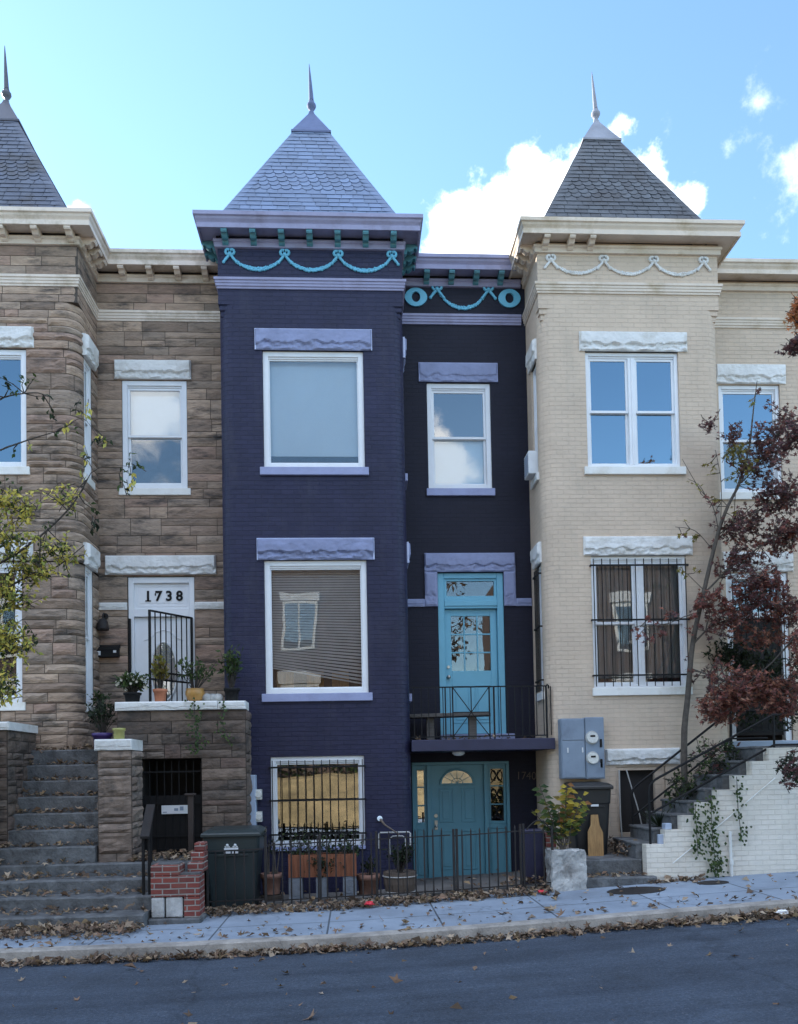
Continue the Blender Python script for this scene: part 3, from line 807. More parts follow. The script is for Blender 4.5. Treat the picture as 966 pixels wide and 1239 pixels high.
lintel(hp, FR, 1.262, 2.655, 8.775, 9.11, 'lav_rock', edge='lav', seed=3, amp=.02)
for zz in (8.80,5.36): lintel(hp, RIGHT(.93), .20, .76, zz, zz+.345, 'lav_rock', edge='lav_edge', seed=4, amp=.03, proud=.03)
w = window(hp, FT, *tw[0], sill='lav', covers=[('shade', (7.15,8.72))], room=.9, glassm='glass')
w = window(hp, FT, *tw[1], sill='lav', slats=('blind', 3.62, 5.24), tilt=.27, room=1.1, glassm='glass_lo')
# dining chairs glimpsed under the crooked blind
ch = MB(FT)
for x in (-1.12,-.62,-.2):
    ch.box(x-.14, x+.14, .55, .58, 3.30, 3.62); ch.box(x-.14, x-.11, .55, .58, 3.21, 3.3); ch.box(x+.11, x+.14, .55, .58, 3.21, 3.3)
ch.build('chair_backs', M['board'], w)
w = window(hp, FT, *tw[2], sill='lav', bars=11, glassm='glass_mid', fw=.075, sillx=.0, sillh=.06)
window(hp, FR, *rw[0], kind='double', sill='lav', sillx=.04, covers=[('shade', (6.95,8.68))], upper_glass='glass_hi')
for a, b, c0, d0 in sw: window(hp, RIGHT(.93), a, b, c0, d0, kind='double', sill='lav', fw=.05, sillx=.04, room=.3)
# string course beside the door and the stone door surround
for xa_, xb_, sd_ in ((.94,1.285,9),(2.895,3.17,10)):
    b = MB(FR); rock_block(b, xa_, xb_, 4.785, 4.92, -.03, .08, .015, seed=sd_); b.build('string_course', M['lav_rock'], hp)
b = MB(FR); rock_block(b, 1.29, 2.89, 5.395, 5.725, -.035, .12, .03, seed=11); rock_block(b, 1.29, 1.513, 4.79, 5.393, -.035, .12, .02, seed=12, margin=.03); rock_block(b, 2.682, 2.89, 4.79, 5.393, -.035, .12, .02, seed=13, margin=.03)
b.build('door_surround', M['lav_rock'], hp)
# upper door
d = MB(FR); x0, x1 = 1.517, 2.678
d.box(x0, x0+.115, .03, .20, 2.47, 5.385); d.box(x1-.115, x1, .03, .20, 2.47, 5.385)
d.box(x0+.115, x1-.115, .03, .20, 5.29, 5.385); d.box(x0+.115, x1-.115, .03, .20, 4.76, 4.945); d.box(x0+.115, x1-.115, .012, .03, 4.80, 4.90)
upd = d.build('door_frame', M['teal_door'], hp, bevel=.006)
t = MB(FR); t.box(x0+.115, x1-.115, .09, .095, 4.945, 5.29); t.build('transom_pane', M['glass'], upd)
t = MB(FR); a, b_ = x0+.115, x1-.115
t.box(a, a+.045, .06, .13, 4.945, 5.29); t.box(b_-.045, b_, .06, .13, 4.945, 5.29); t.box(a+.045, b_-.045, .06, .13, 4.945, 4.985); t.box(a+.045, b_-.045, .06, .13, 5.25, 5.29); t.build('transom_sash', M['teal_door'], upd)
l = MB(FR); a, b_ = x0+.118, x1-.118; Yd, Ye = .11, .155
zb, zt = 2.56, 4.757; g0, g1, gz0, gz1 = a+.115, b_-.115, 3.67, 4.64
l.box(a, g0, Yd, Ye, zb, zt); l.box(g1, b_, Yd, Ye, zb, zt); l.box(g0, g1, Yd, Ye, gz1, zt); l.box(g0, g1, Yd, Ye, zb, gz0)
for i in (1, 2):
    xx = g0+(g1-g0)*i/3; l.box(xx-.012, xx+.012, Yd+.005, Ye-.005, gz0, gz1)
    zz = gz0+(gz1-gz0)*i/3; l.box(g0, g1, Yd+.007, Ye-.007, zz-.012, zz+.012)
for pa, pb in ((a+.12, (a+b_)/2-.05), ((a+b_)/2+.05, b_-.12)):
    for (q, r_) in ((2.75, 3.42),):
        for (u0, u1, v0, v1) in ((pa,pb,q,q+.02),(pa,pb,r_-.02,r_),(pa,pa+.02,q+.021,r_-.021),(pb-.02,pb,q+.021,r_-.021)): l.box(u0,u1,Yd-.012,Yd-.001,v0,v1)
        l.box(pa+.055, pb-.055, Yd-.010, Yd-.001, q+.055, r_-.055)
leaf = l.build('door', M['teal_door'], hp, bevel=.004)
p_ = MB(FR); p_.box(g0, g1, Yd+.02, Yd+.024, gz0, gz1); p_.build('pane', M['glass'], leaf)
k = MB(FR); k.sphere((a+.055, Yd-.05, 3.56), .035, 10); k.lathe([(.025,-.05),(.03,-.012),(.034,0)], (a+.055, Yd, 3.56), 10, axis='y'); k.lathe([(.026,-.02),(.03,0)], (a+.055, Yd, 3.74), 10, axis='y'); k.build('door_knob', M['brass'], leaf)
r = MB(FR); r.box(x0+.02, x1-.02, .9, .92, 2.47, 5.37); r.build('interior', M['interior'], upd)
s_ = MB(FR); s_.box(1.50, 2.80, -.12, .17, 2.425, 2.545); s_.build('door_sill', M['lav_rock'], hp, bevel=.01)
# balcony slab and its railing
b = MB(); b.box(.935, 3.27, -.05, .995, 2.235, 2.42); bal = b.build('balcony', M['purple_flat'], hp, bevel=.008)
b = MB(); yr = .03
def rail_post(mb, x, y, z0, z1, r=.009): mb.box(x-r, x+r, y-r, y+r, z0, z1)
for i in range(20):
    x = .99+i*.118
    if 1.58 < x < 2.22: continue
    rail_post(b, x, yr, 2.47, 3.27, .0065)
b.box(.94, 3.17, yr-.014, yr+.014, 3.265, 3.285); b.box(.94, 3.17, yr-.012, yr+.012, 2.46, 2.478)
for x in (1.50, 1.62, 2.22, 2.30): rail_post(b, x, yr, 2.42, 3.265, .010)
b.bar((1.63,yr,3.26),(1.92,yr,2.86),.014); b.bar((2.21,yr,3.26),(1.92,yr,2.86),.014); b.bar((1.63,yr,2.48),(1.92,yr,2.86),.014); b.bar((2.21,yr,2.48),(1.92,yr,2.86),.014)
b.box(1.63, 2.21, yr-.007, yr+.007, 2.855, 2.87); b.box(1.915, 1.93, yr-.008, yr+.008, 2.86, 3.265)
b.tube([(3.16,yr,2.42),(3.16,yr,3.2),(3.155,yr,3.285)], .017, 8)
b.tube([(3.16,yr,3.275),(3.185,yr+.02,3.30),(3.21,yr+.05,3.285),(3.225,yr+.09,3.22),(3.225,yr+.12,2.42)], .012, 8)
b.build('balcony_railing', M['iron'], bal)
# basement doorway under the balcony
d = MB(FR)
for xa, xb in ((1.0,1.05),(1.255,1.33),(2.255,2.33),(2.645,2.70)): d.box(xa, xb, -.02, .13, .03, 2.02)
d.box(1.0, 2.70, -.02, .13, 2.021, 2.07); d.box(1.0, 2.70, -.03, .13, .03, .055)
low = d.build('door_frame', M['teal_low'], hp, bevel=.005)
for xa, xb in ((1.05,1.255),(2.33,2.645)):
    s_ = MB(FR); s_.box(xa, xb, .03, .07, .055, .98); s_.box(xa, xa+.045, .03, .07, .981, 2.02); s_.box(xb-.045, xb, .03, .07, .981, 2.02); s_.box(xa+.045, xb-.045, .03, .07, 1.94, 2.02); s_.box(xa+.045, xb-.045, .03, .07, .981, 1.03)
    for zz in (1.32,1.64): s_.box(xa+.045, xb-.045, .03, .065, zz-.012, zz+.012)
    for (u0, u1, v0, v1) in ((xa+.03,xb-.03,.12,.14),(xa+.03,xb-.03,.9,.92),(xa+.03,xa+.05,.141,.899),(xb-.05,xb-.03,.141,.899)): s_.box(u0,u1,.018,.029,v0,v1)
    sl = s_.build('side_light', M['teal_low'], low, bevel=.003)
s_ = MB(FR); s_.box(1.095, 1.21, .05, .055, 1.03, 1.94); s_.build('pane', M['glass_hi'], low)
s_ = MB(FR); s_.box(2.375, 2.60, .05, .055, 1.03, 1.94); s_.build('pane', M['glass'], low)
s_ = MB(FR)   # scrolled ironwork of the right side light
for k_ in range(3):
    zc_ = 1.18+k_*.32
    for sg in (-1,1):
        s_.tube([(2.487+sg*(.055-.05*cos(a_)*.9), .042, zc_+sg*.0+.09*sin(a_)) for a_ in [2*pi*i/12 for i in range(12)]], .009, 6, closed=True)
    s_.tube([(2.395,.04,zc_-.12),(2.487,.04,zc_),(2.58,.04,zc_+.12)], .009, 6); s_.tube([(2.58,.04,zc_-.12),(2.487,.04,zc_),(2.395,.04,zc_+.12)], .009, 6)
s_.build('scroll_grille', M['iron'], low)
l = MB(FR); l.box(1.33, 2.255, .045, .09, .06, 2.02)
def panel(mb, a, b, c, d, y, t=.022, pr=.012):
    for (u0, u1, v0, v1) in ((a,b,c,c+t),(a,b,d-t,d),(a,a+t,c+t+.001,d-t-.001),(b-t,b,c+t+.001,d-t-.001)): mb.box(u0,u1,y-pr,y-.001,v0,v1)
    mb.box(a+.06, b-.06, y-pr+.003, y-.001, c+.06, d-.06)
for a, b_ in ((1.47,1.72),(1.86,2.11)):
    panel(l, a, b_, 1.02, 1.62, .045); panel(l, a, b_, .2, .88, .045)
n = 14
arc = [(1.79+.29*cos(pi*i/n), 1.69+.25*sin(pi*i/n)) for i in range(n+1)]
l.tube([(x,.04,z) for x, z in arc], .022, 6); l.box(1.49, 2.09, .02, .046, 1.668, 1.70)
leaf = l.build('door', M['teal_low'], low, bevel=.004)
f = MB(FR); f.faces([(1.79,.036,1.70)]+[(1.79+.27*cos(pi*i/n),.036,1.70+.235*sin(pi*i/n)) for i in range(n+1)], [(0,i+2,i+1) for i in range(n)]); f.build('fanlight', M['glass_hi'], leaf)
f = MB(FR)
for i in range(1, 6): f.bar((1.79,.030,1.70),(1.79+.26*cos(pi*i/6),.030,1.70+.225*sin(pi*i/6)),.008)
f.tube([(1.79+.10*cos(pi*i/8),.029,1.70+.09*sin(pi*i/8)) for i in range(9)], .006, 5); f.build('fanlight_bars', M['teal_low'], leaf)
k = MB(FR); k.box(1.385,1.435,.025,.044,.90,1.06); k.sphere((1.41,-.0,.96),.028,10); k.lathe([(.03,-.02),(.034,0)], (1.41,.044,1.14), 10, axis='y'); k.build('door_handle', M['brass'], leaf)
t = MB(); t.text('1740', .20, Matrix.Translation((3.00,.988,1.80)) @ Matrix.Rotation(rad(90),4,'X') @ Matrix.Rotation(rad(-2),4,'Z') @ Matrix.Scale(.9,4,(1,0,0)), .004, -.002); t.build('house_number', M['barrel'], hp)
b = MB(); b.lathe([(.10,0),(.11,-.03),(.07,-.06),(.03,-.07)], (1.75,.45,2.234), 14); b.build('ceiling_light', M['shade'], hp)

# ================================================================== TAN HOUSE
ht = thing('row_house', (4.71,0,0), 'tan painted brick row house with grey slate pyramid roof and pale cornice', 'house', HG)
tw = [(3.945,5.52,6.885,8.83),(3.95,5.55,3.225,5.41),(4.27,5.10,.85,1.93)]
rw = [(6.655,7.79,6.80,8.77),(6.68,7.82,2.35,5.36)]
sw = [(.28,.66,6.885,8.80),(.28,.66,3.2,5.36)]
P, Pq, Pf, _, _, _, _ = house_shell(ht, 3.18, 6.24, 9.2, 'tan_brick', 'tan_brick', tw, rw, sideL=sw, r=.22)
c = cornice(ht, [(3.18,1.0),(3.18,0),(6.24,0),(6.24,1.0),(9.2,1.0)], 'cream_tan')
for x in (3.30,3.72,4.06): bracket(c, FT, x, 'cream_tan')
for yy in (.12,.36,.60): bracket(c, LEFT(3.18), -yy, 'cream_tan', .11)
TG = [(.050,.060,.070),(.066,.077,.088),(.036,.044,.053),(.057,.068,.08)]
slate_roof(ht, 4.71, 1.5, 1.50, 10.88, 13.96, M['slate_grey'], TG, M['cap_grey'], M['cap_grey'], lean=(-.05,0))
for x in (3.41,4.30,5.15,6.0): bow(ht, FT, x, 10.33, 'rock_white')
for a, b in ((3.43,4.28),(4.32,5.13),(5.17,5.98)): swag(ht, FT, a, b, 10.33, .19, 'rock_white', .030)
corbel(ht, FT, -1, 3.18, 'tan_brick'); corbel(ht, FT, 1, 6.24, 'tan_brick')
lintel(ht, FT, 3.85, 5.675, 8.83, 9.155, 'rock_white', seed=21); lintel(ht, FT, 3.83, 5.66, 5.41, 5.725, 'rock_white', seed=22)
lintel(ht, FR, 6.60, 7.90, 8.78, 9.13, 'rock_white', seed=23); lintel(ht, FR, 6.60, 7.92, 5.37, 5.73, 'rock_white', seed=24)
lintel(ht, FT, 4.10, 5.34, 1.955, 2.225, 'rock_white', seed=25, amp=.045)
for zz in (8.80,5.36): lintel(ht, LEFT(3.18), -.76, -.20, zz, zz+.345, 'rock_white', seed=26, amp=.035, proud=.03)
window(ht, FT, *tw[0], kind='twin', sill='trim_white', glassm='glass_sky', sillx=.065, slats=('blind_blue', 7.0, 8.7), room=.9, fw=.06)
window(ht, FT, *tw[1], kind='twin', sill='trim_white', sillx=.03, bars=11, glassm='glass', covers=[('curtain', (3.4,5.3))], split=.5, fw=.06)
window(ht, FR, *rw[0], kind='double', sill='trim_white', glassm='glass_hi', upper_glass='glass_sky', covers=[('screen', (6.85,7.75)),('shade', (7.75,8.65))], fw=.07)
for a, b, c0, d0 in sw: window(ht, LEFT(3.18), -b, -a, c0, d0, kind='double', sill='rock_white', fw=.05, sillx=.06, room=.3, bars=4 if c0 < 5 else False)
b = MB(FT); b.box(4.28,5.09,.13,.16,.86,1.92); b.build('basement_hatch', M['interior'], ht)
b = MB(FT); b.box(4.27,4.32,.02,.12,.85,1.93); b.box(4.32,5.09,.02,.12,1.87,1.93); b.box(4.93,5.09,.03,.12,.85,1.87); b.build('basement_frame', M['tan_brick'], ht)
# door of the recess behind the trees: white frame, dark leaf behind iron bars
d = MB(FR); d.box(6.685,6.80,.03,.16,2.35,5.35); d.box(7.70,7.815,.03,.16,2.35,5.35); d.box(6.80,7.70,.03,.16,5.25,5.35); d.box(6.80,7.70,.03,.16,4.55,4.65)
fr = d.build('door_frame', M['white_frame'], ht, bevel=.005)
d = MB(FR); d.box(6.80,7.70,.10,.14,2.45,4.549); panel(d, 6.92, 7.58, 2.6, 3.3, .10); panel(d, 6.92, 7.58, 3.45, 4.4, .10); d.build('door', M['interior'], fr)
d = MB(FR); d.box(6.80,7.70,.10,.105,4.651,5.249); d.build('transom_pane', M['glass'], fr)
d = MB(FR)
for i in range(9): d.box(6.79+i*.115-.007, 6.79+i*.115+.007, -.03, -.016, 2.5, 5.2)
for zz in (2.52,3.8,5.18): d.box(6.78,7.72,-.045,-.031,zz-.014,zz+.014)
d.build('security_bars', M['iron'], fr)
d = MB(FR); d.box(6.62,7.9,-.2,.16,2.20,2.34); d.build('door_sill', M['metal_pale'], ht, bevel=.01)

# ================================================================== BROWN STONE HOUSE
hb = thing('row_house', (-5.95,0,0), 'brown sandstone row house numbered 1738 with cream cornice and white door', 'house', HG)
tw = [(-6.73,-5.12,6.87,8.78),(-6.80,-5.20,3.12,5.35)]
rw = [(-3.885,-2.785,6.87,8.76),(-3.82,-2.69,2.36,5.345)]
sw = [(.28,.66,6.87,8.80),(.28,.66,3.1,5.36)]
P, Pq, Pf, hs, rh, w1, w2 = house_shell(hb, -7.75, -4.31, -2.07, '', '', tw, rw, sideR=sw, r=.24, stonework=True)
rb = random.Random(3)
st = MB(); ashlar(st, P, 0.0, 9.3, hs, amp=.032, rnd=rb, ls=(.35,.95), u0=P.fx(-6.2) if False else 0, cell=.07)
ashlar(st, Pq, 9.55, 9.80, rnd=rb, hs=(.125,), amp=.015, ls=(.4,.95)); ashlar(st, Pq, 9.98, 10.46, rnd=rb, hs=(.16,), amp=.008, ls=(.4,.95)); ashlar(st, P, 9.3, 9.55, rnd=rb, hs=(.125,), amp=.02)
st.build('stone_facing', M['stone'], hb)
st = MB(); ashlar(st, Pf, 0.0, 9.80, rh, amp=.018, rnd=rb, ls=(.3,.85)); ashlar(st, Pf, 9.97, 10.46, rnd=rb, hs=(.16,), amp=.008, ls=(.4,.95))
st.build('stone_facing', M['stone'], hb)
c = cornice(hb, [(-7.75,1.0),(-7.75,0),(-4.31,0),(-4.31,1.0),(-2.09,1.0)], 'cream', dz=.002)
for i in range(7): bracket(c, FT, -7.5+i*.52, 'cream', .1)
for yy in (.12,.38,.64): bracket(c, RIGHT(-4.31), yy, 'cream', .12)
for i in range(4): bracket(c, FR, -3.83+i*.47, 'cream', .1)
slate_roof(hb, -6.02, 1.5, 1.66, 10.88, 14.05, M['slate_grey'], [(.058,.075,.11),(.070,.088,.125),(.050,.066,.10)], M['cap_dark'], M['cap_dark'], tip=15.1)
lintel(hb, FT, -6.86, -4.99, 8.80, 9.13, 'rock_white', seed=31, amp=.05); lintel(hb, FT, -6.9, -5.02, 5.37, 5.69, 'rock_white', seed=32, amp=.04)
lintel(hb, FR, -4.005, -2.70, 8.775, 9.10, 'rock_white', seed=33, proud=.05); lintel(hb, FR, -4.185, -2.31, 5.375, 5.70, 'rock_white', seed=34, proud=.05)
for zz in (8.80,5.36): lintel(hb, RIGHT(-4.31), .20, .76, zz, zz+.36, 'rock_white', seed=35, amp=.045, proud=.06)
window(hb, FT, *tw[0], sill='trim_white', sillx=.06, covers=[('shade', (6.95,8.7))], glassm='glass_sky', y=.02)
window(hb, FT, *tw[1], sill='trim_white', sillx=.06, kind='double', glassm='glass', y=.02)
window(hb, FR, *rw[0], kind='double', sill='trim_white', sillx=.06, sillh=.12, covers=[('shade', (7.80,8.65)),('screen', (6.95,7.80))], y=.0)
for a, b, c0, d0 in sw: window(hb, RIGHT(-4.31), a, b, c0, d0, kind='double', sill='trim_white', fw=.06, sillx=.06, room=.3, y=.0, silldrop=.0)
for xa_, xb_, sd_ in ((-4.30,-3.825,36),(-2.685,-2.085,37)):
    b = MB(FR); rock_block(b, xa_, xb_, 4.77, 4.895, -.04, .06, .012, seed=sd_); b.build('string_course', M['rock_white'], hb)
# door with number panel
d = MB(FR); x0, x1 = -3.815, -2.695
d.box(x0, x0+.09, .02, .16, 2.36, 5.34); d.box(x1-.09, x1, .02, .16, 2.36, 5.34); d.box(x0+.09, x1-.09, .02, .16, 5.24, 5.34); d.box(x0+.09, x1-.09, .02, .16, 4.66, 4.80)
fr = d.build('door_frame', M['white_frame'], hb, bevel=.005)
d = MB(FR); d.box(x0+.09, x1-.09, .07, .10, 4.80, 5.24); panel(d, x0+.13, x1-.13, 4.84, 5.20, .07, .015, .008)
np_ = d.build('number_panel', M['white_frame'], fr)
t = MB()
for i, ch_ in enumerate('1738'):
    cx_ = -3.49+i*.178
    t.text(ch_, .235, Matrix.Translation((cx_,1.057,5.015)) @ Matrix.Rotation(rad(90),4,'X'), .006, .007)
    if ch_ == '1':
        t.box(cx_-.045, cx_+.05, 1.051, 1.063, 4.930, 4.948)
    if ch_ == '7': t.box(cx_-.062, cx_-.046, 1.051, 1.063, 5.03, 5.07)
t.build('house_number', M['iron'], np_)
d = MB(FR); a, b_ = x0+.09, x1-.09; d.box(a, b_, .085, .125, 2.37, 4.655)
n = 40; cxd, czd = (a+b_)/2+.02, 3.72
d.tube([(cxd+.225*cos(2*pi*i/n), .083, czd+.51*sin(2*pi*i/n)) for i in range(n)], .022, 8, closed=True)
d.tube([(cxd-.33,.084,4.26),(cxd-.22,.084,4.30),(cxd-.13,.084,4.40),(cxd,.084,4.44),(cxd+.13,.084,4.40),(cxd+.22,.084,4.30),(cxd+.33,.084,4.26)], .013, 6)
panel(d, a+.1, b_-.1, 2.55, 3.0, .085)
leaf = d.build('door', M['white_frame'], fr)
d = MB(FR); d.faces([(cxd,.079,czd)]+[(cxd+.21*cos(2*pi*i/n), .079, czd+.495*sin(2*pi*i/n)) for i in range(n)], [(0, (i+1) % n+1, i+1) for i in range(n)]); d.build('oval_pane', M['curtain'], leaf)
d = MB(FR); d.faces([(cxd,.072,czd)]+[(cxd+.21*cos(2*pi*i/n), .072, czd+.495*sin(2*pi*i/n)) for i in range(n)], [(0, (i+1) % n+1, i+1) for i in range(n)]); d.build('oval_glass', M['glass_hi'], leaf)
# open iron security gate hinged on the right jamb
hx, hy = -2.74, .98; ang = rad(232); ux, uy = cos(ang), sin(ang)
g = MB(); L = .88
def gp(s, z): return (hx+ux*s, hy+uy*s, z)
for i in range(9):
    s = L*i/8; r_ = .019 if i in (0, 8) else .009
    g.bar(gp(s,2.45), gp(s,4.63), r_*2)
for zz in (2.46,3.5,3.62,4.62): g.bar(gp(0,zz), gp(L,zz), .028)
for i in range(16):
    s = .15+.5*i/15; g.bar(gp(s,3.50), gp(s+.03,3.62), .008)
g.build('security_gate', M['iron'], hb)
b = MB(FR); b.box(-3.80,-3.77,-.03,.02,2.4,4.62); b.build('gate_jamb', M['iron'], fr)

# ================================================================== neighbours further along (cast the street's shade)
for (x0, x1, lab, mk) in ((-24.,-7.9,'plain brick row of houses further down the street beyond the stone house','far_brick'),(9.35,24.,'plain brick row of houses further up the street beyond the tan house','far_brick')):
    root = thing('row_house', ((x0+x1)/2,1,0), lab, 'house', HG)
    b = MB(); b.box(x0, x1, 1.0, 11, h((x0+x1)/2)-1, 10.8); b.build('wall', M[mk], root)
    b = MB(); b.box(x0, x1, .7, .99, 10.5, 10.85); b.build('cornice', M['cream'], root)
    x = x0+1.2
    while x < x1-1.5:
        for zz in (3.2,6.9):
            f = MB(); f.box(x, x+1.1, .93, .999, zz, zz+1.9); fw_ = f.build('window', M['white_frame'], root)
            f = MB(); f.box(x+.08, x+1.02, .92, .929, zz+.08, zz+1.82); f.build('pane', M['glass_hi'], fw_)
        x += 2.7
# opposite side of the street, above the grass bank
for (x0, x1, y, top, lab) in ((-9.5,.6,-21.,12.2,'red brick house on the grass bank across the street facing the purple house'),(7.5,17.,-22.,11.5,'red brick house on the grass bank across the street facing the tan house'),(-24.,-13.,-22.,11.8,'red brick house on the grass bank across the street facing the stone house')):
    root = thing('brick_house', ((x0+x1)/2,y,2.2), lab, 'house', 'brick houses across the street')
    b = MB(); b.box(x0, x1, y-9, y, 1.8, top); b.build('wall', M['far_brick'], root)
    b = MB(); b.box(x0-.2, x1+.2, y+.001, y+.35, top-.35, top+.1); b.build('cornice', M['trim_white'], root)
    for k_ in range(3):
        x = x0+1.6+k_*(x1-x0-3.2)/2-.72
        if abs(x0+9.5) < .1: x = (-8.3,-5.4,-2.9)[k_]
        for zz in (3.6,7.05):
            f = MB(); f.box(x, x+1.45, y+.002, y+.06, zz, zz+2.15); fw_ = f.build('window', M['trim_white'], root)
            f = MB(); f.box(x+.13, x+.68, y+.061, y+.07, zz+.13, zz+2.0); f.box(x+.77, x+1.32, y+.061, y+.07, zz+.13, zz+2.0); f.build('pane', M['glass_hi'], fw_)
            f = MB(); f.box(x-.1, x+1.55, y+.002, y+.1, zz+2.151, zz+2.5); f.build('lintel', M['rock_white'], root)

# ================================================================== STONE ENTRANCE STEPS (1738)
steps = thing('stone_steps', (-4.4,-1.3,0), 'wide flight of worn grey stone steps with fallen leaves leading up to the brown house', 'steps')
def step_block(x0, x1, y0, y1, z0, z1, seed):
    mb = MB(); n = 14
    vs = []; rs = random.Random(seed)
    # nosing with slight wear: front face sampled along x
    pts = [x0+(x1-x0)*i/n for i in range(n+1)]
    rows = []
    for x in pts:
        w = noise.noise(Vector((x*2.2, seed*3.1, 0)))*.012; q = noise.noise(Vector((x*1.1, seed*5.7, 4)))*.008
        rows.append([(x,y1,z0),(x,y0+.01,z0),(x,y0+w,z1-.02+q),(x,y0+.015+w,z1+q),(x,y1,z1+q*.4)])
    for a, b in zip(rows, rows[1:]):
        for j in range(4): mb.face([a[j+0], b[j+0], b[j+1], a[j+1]][::-1] if False else [a[j], b[j], b[j+1], a[j+1]])
    mb.face(rows[0][::-1]); mb.face(rows[-1])
    return mb
TZ = [.15,.335,.52,.70]; TY = [-2.5,-2.12,-1.76,-1.38]
for i, (z, y) in enumerate(zip(TZ, TY)):
    z0 = (-.25 if i == 0 else TZ[i-1]-.03)
    y1 = (TY[i+1]+.06 if i < 3 else -.3)
    step_block(-7.2, -2.72+.02*i if i < 3 else -2.2, y, y1, z0, z, i).build('step', M['concrete'], steps)
for k_ in range(7):
    z = .70+.236*(k_+1); y = -1.28+.17*k_
    step_block(-6.6+.0*k_, -3.70, y, -.0 if k_ == 6 else y+.24, z-.27, z, 20+k_).build('step', M['concrete'], steps)
# landing behind the parapet
b = MB(); b.box(-4.24,-2.1,-.24,.98,2.2,2.349); b.build('landing', M['concrete'], steps)
# right pier with coping
pp = Path([(-3.69,-.35),(-3.69,-1.22),(-3.2,-1.22),(-3.2,-.60)], [(-.9,-.3),(-.7,-.7),(.7,-.7),(1,0)])
def pier(root, x0, x1, y0, y1, z0, z1, seed, mat='stone_dark', amp=.03, name='pier', hs=(.2,.26,.3), ls=(.25,.5)):
    mb = MB(); core = MB(); rr = random.Random(seed)
    for (a, b_, nn) in (((x0,y1),(x0,y0),(-1,0)),((x0,y0),(x1,y0),(0,-1)),((x1,y0),(x1,y1),(1,0))):
        pth = Path([a, b_], [nn, nn]); ashlar(mb, pth, z0, z1, amp=amp, rnd=rr, hs=hs, ls=ls)
    mb.box(x0+.003, x1-.003, y0+.003, y1-.003, z0, z1-.003, tint=(.07,.06,.05))
    return mb.build(name, M[mat], root)
pier(steps, -3.67, -3.20, -1.2, -.62, .66, 2.30, 5, mat='stone_mid', amp=.045, hs=(.16,.22,.3), ls=(.18,.5))
b = MB(); rock_block(b, -3.71, -3.18, 2.302, 2.46, -1.24, .62, .012, seed=41); b.build('coping', M['rock_white'], steps)
# left flank wall of the flight
pier(steps, -6.9, -4.98, -1.12, -.05, .1, 2.62, 6, hs=(.14,.18,.2)); pier(steps, -6.9, -4.85, -.98, -.04, 2.62, 2.86, 7) if False else None
b = MB(); rock_block(b, -6.9, -4.93, 2.862-.24, 2.98-.24, -1.18, 1.1, .01, seed=42); b.build('coping', M['rock_white'], steps)
pier(steps, -7.0, -5.12, -1.55, -1.14, .1, 2.36, 8, hs=(.14,.18,.2))

# ================================================================== PORCH WALL WITH BASEMENT GATE
porch = thing('stone_porch', (-2.6,-.6,0), 'dark weathered stone porch parapet with white coping above the basement gate', 'porch')
pw = Path([(-3.56,.0),(-3.56,-.6),(-1.64,-.6),(-1.64,-.0)], [(-1,0),(0,-1),(0,-1),(1,0)])
rp = random.Random(17)
mb = MB(); hole = (.6+(-3.25+3.56), .6+(-2.31+3.56), 0., 2.18)
front = Path([(-3.56,-.6),(-1.64,-.6)], [(0,-1),(0,-1)]); hf = (.31,1.25,0.,2.18)
ashlar(mb, front, 2.18, 2.91, amp=.024, rnd=rp, hs=(.16,.19,.22)); ashlar(mb, front, .1, 2.18, [hf], amp=.02, rnd=rp, hs=(.15,.18,.2))
side = Path([(-1.64,-.6),(-1.64,-.03)], [(1,0),(1,0)]); ashlar(mb, side, .0, 2.91, amp=.03, rnd=rp, ls=(.25,.4))
sdl = Path([(-3.56,0),(-3.56,-.6)], [(-1,0),(-1,0)]); ashlar(mb, sdl, 2.3, 2.91, amp=.02, rnd=rp)
for bx in ((-3.555,-3.25,-.595,-.25,.1,2.9),(-2.31,-1.645,-.595,-.03,-.1,2.9),(-3.25,-2.31,-.595,-.25,2.18,2.9)): mb.box(*bx, tint=(.06,.052,.045))
mb.build('wall', M['stone_dark'], porch)
b = MB(); rock_block(b, -3.58, -2.05, 2.915, 3.045, -.665, .42, .012, seed=45); rock_block(b, -2.045, -1.63, 2.915, 3.04, -.66, .42, .012, seed=46); b.build('coping', M['rock_white'], porch)
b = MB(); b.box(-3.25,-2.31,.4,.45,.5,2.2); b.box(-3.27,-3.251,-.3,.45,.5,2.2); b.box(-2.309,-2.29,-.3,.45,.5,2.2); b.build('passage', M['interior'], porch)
g = MB(); yg = -.50
for i in range(9): g.box(-3.22+i*.11-.006, -3.22+i*.11+.006, yg-.006, yg+.006, .74, 2.15)
for zz in (.8,1.0,1.5,1.98): g.box(-3.24,-2.33,yg-.018,yg-.007,zz-.012,zz+.012)
g.box(-3.24,-2.33,yg+.02,yg+.035,.74,1.62)
gate = g.build('gate', M['iron'], porch)
b = MB(); b.box(-2.93,-2.52,yg-.035,yg-.02,1.34,1.47); sg = b.build('sign', M['sticker'], gate)
b = MB(); b.box(-2.74,-2.68,yg-.039,yg-.036,1.385,1.425); b.box(-2.655,-2.60,yg-.039,yg-.036,1.39,1.45); b.box(-2.91,-2.85,yg-.039,yg-.036,1.36,1.375); b.build('sign_marks', M['metal_grey'], sg)

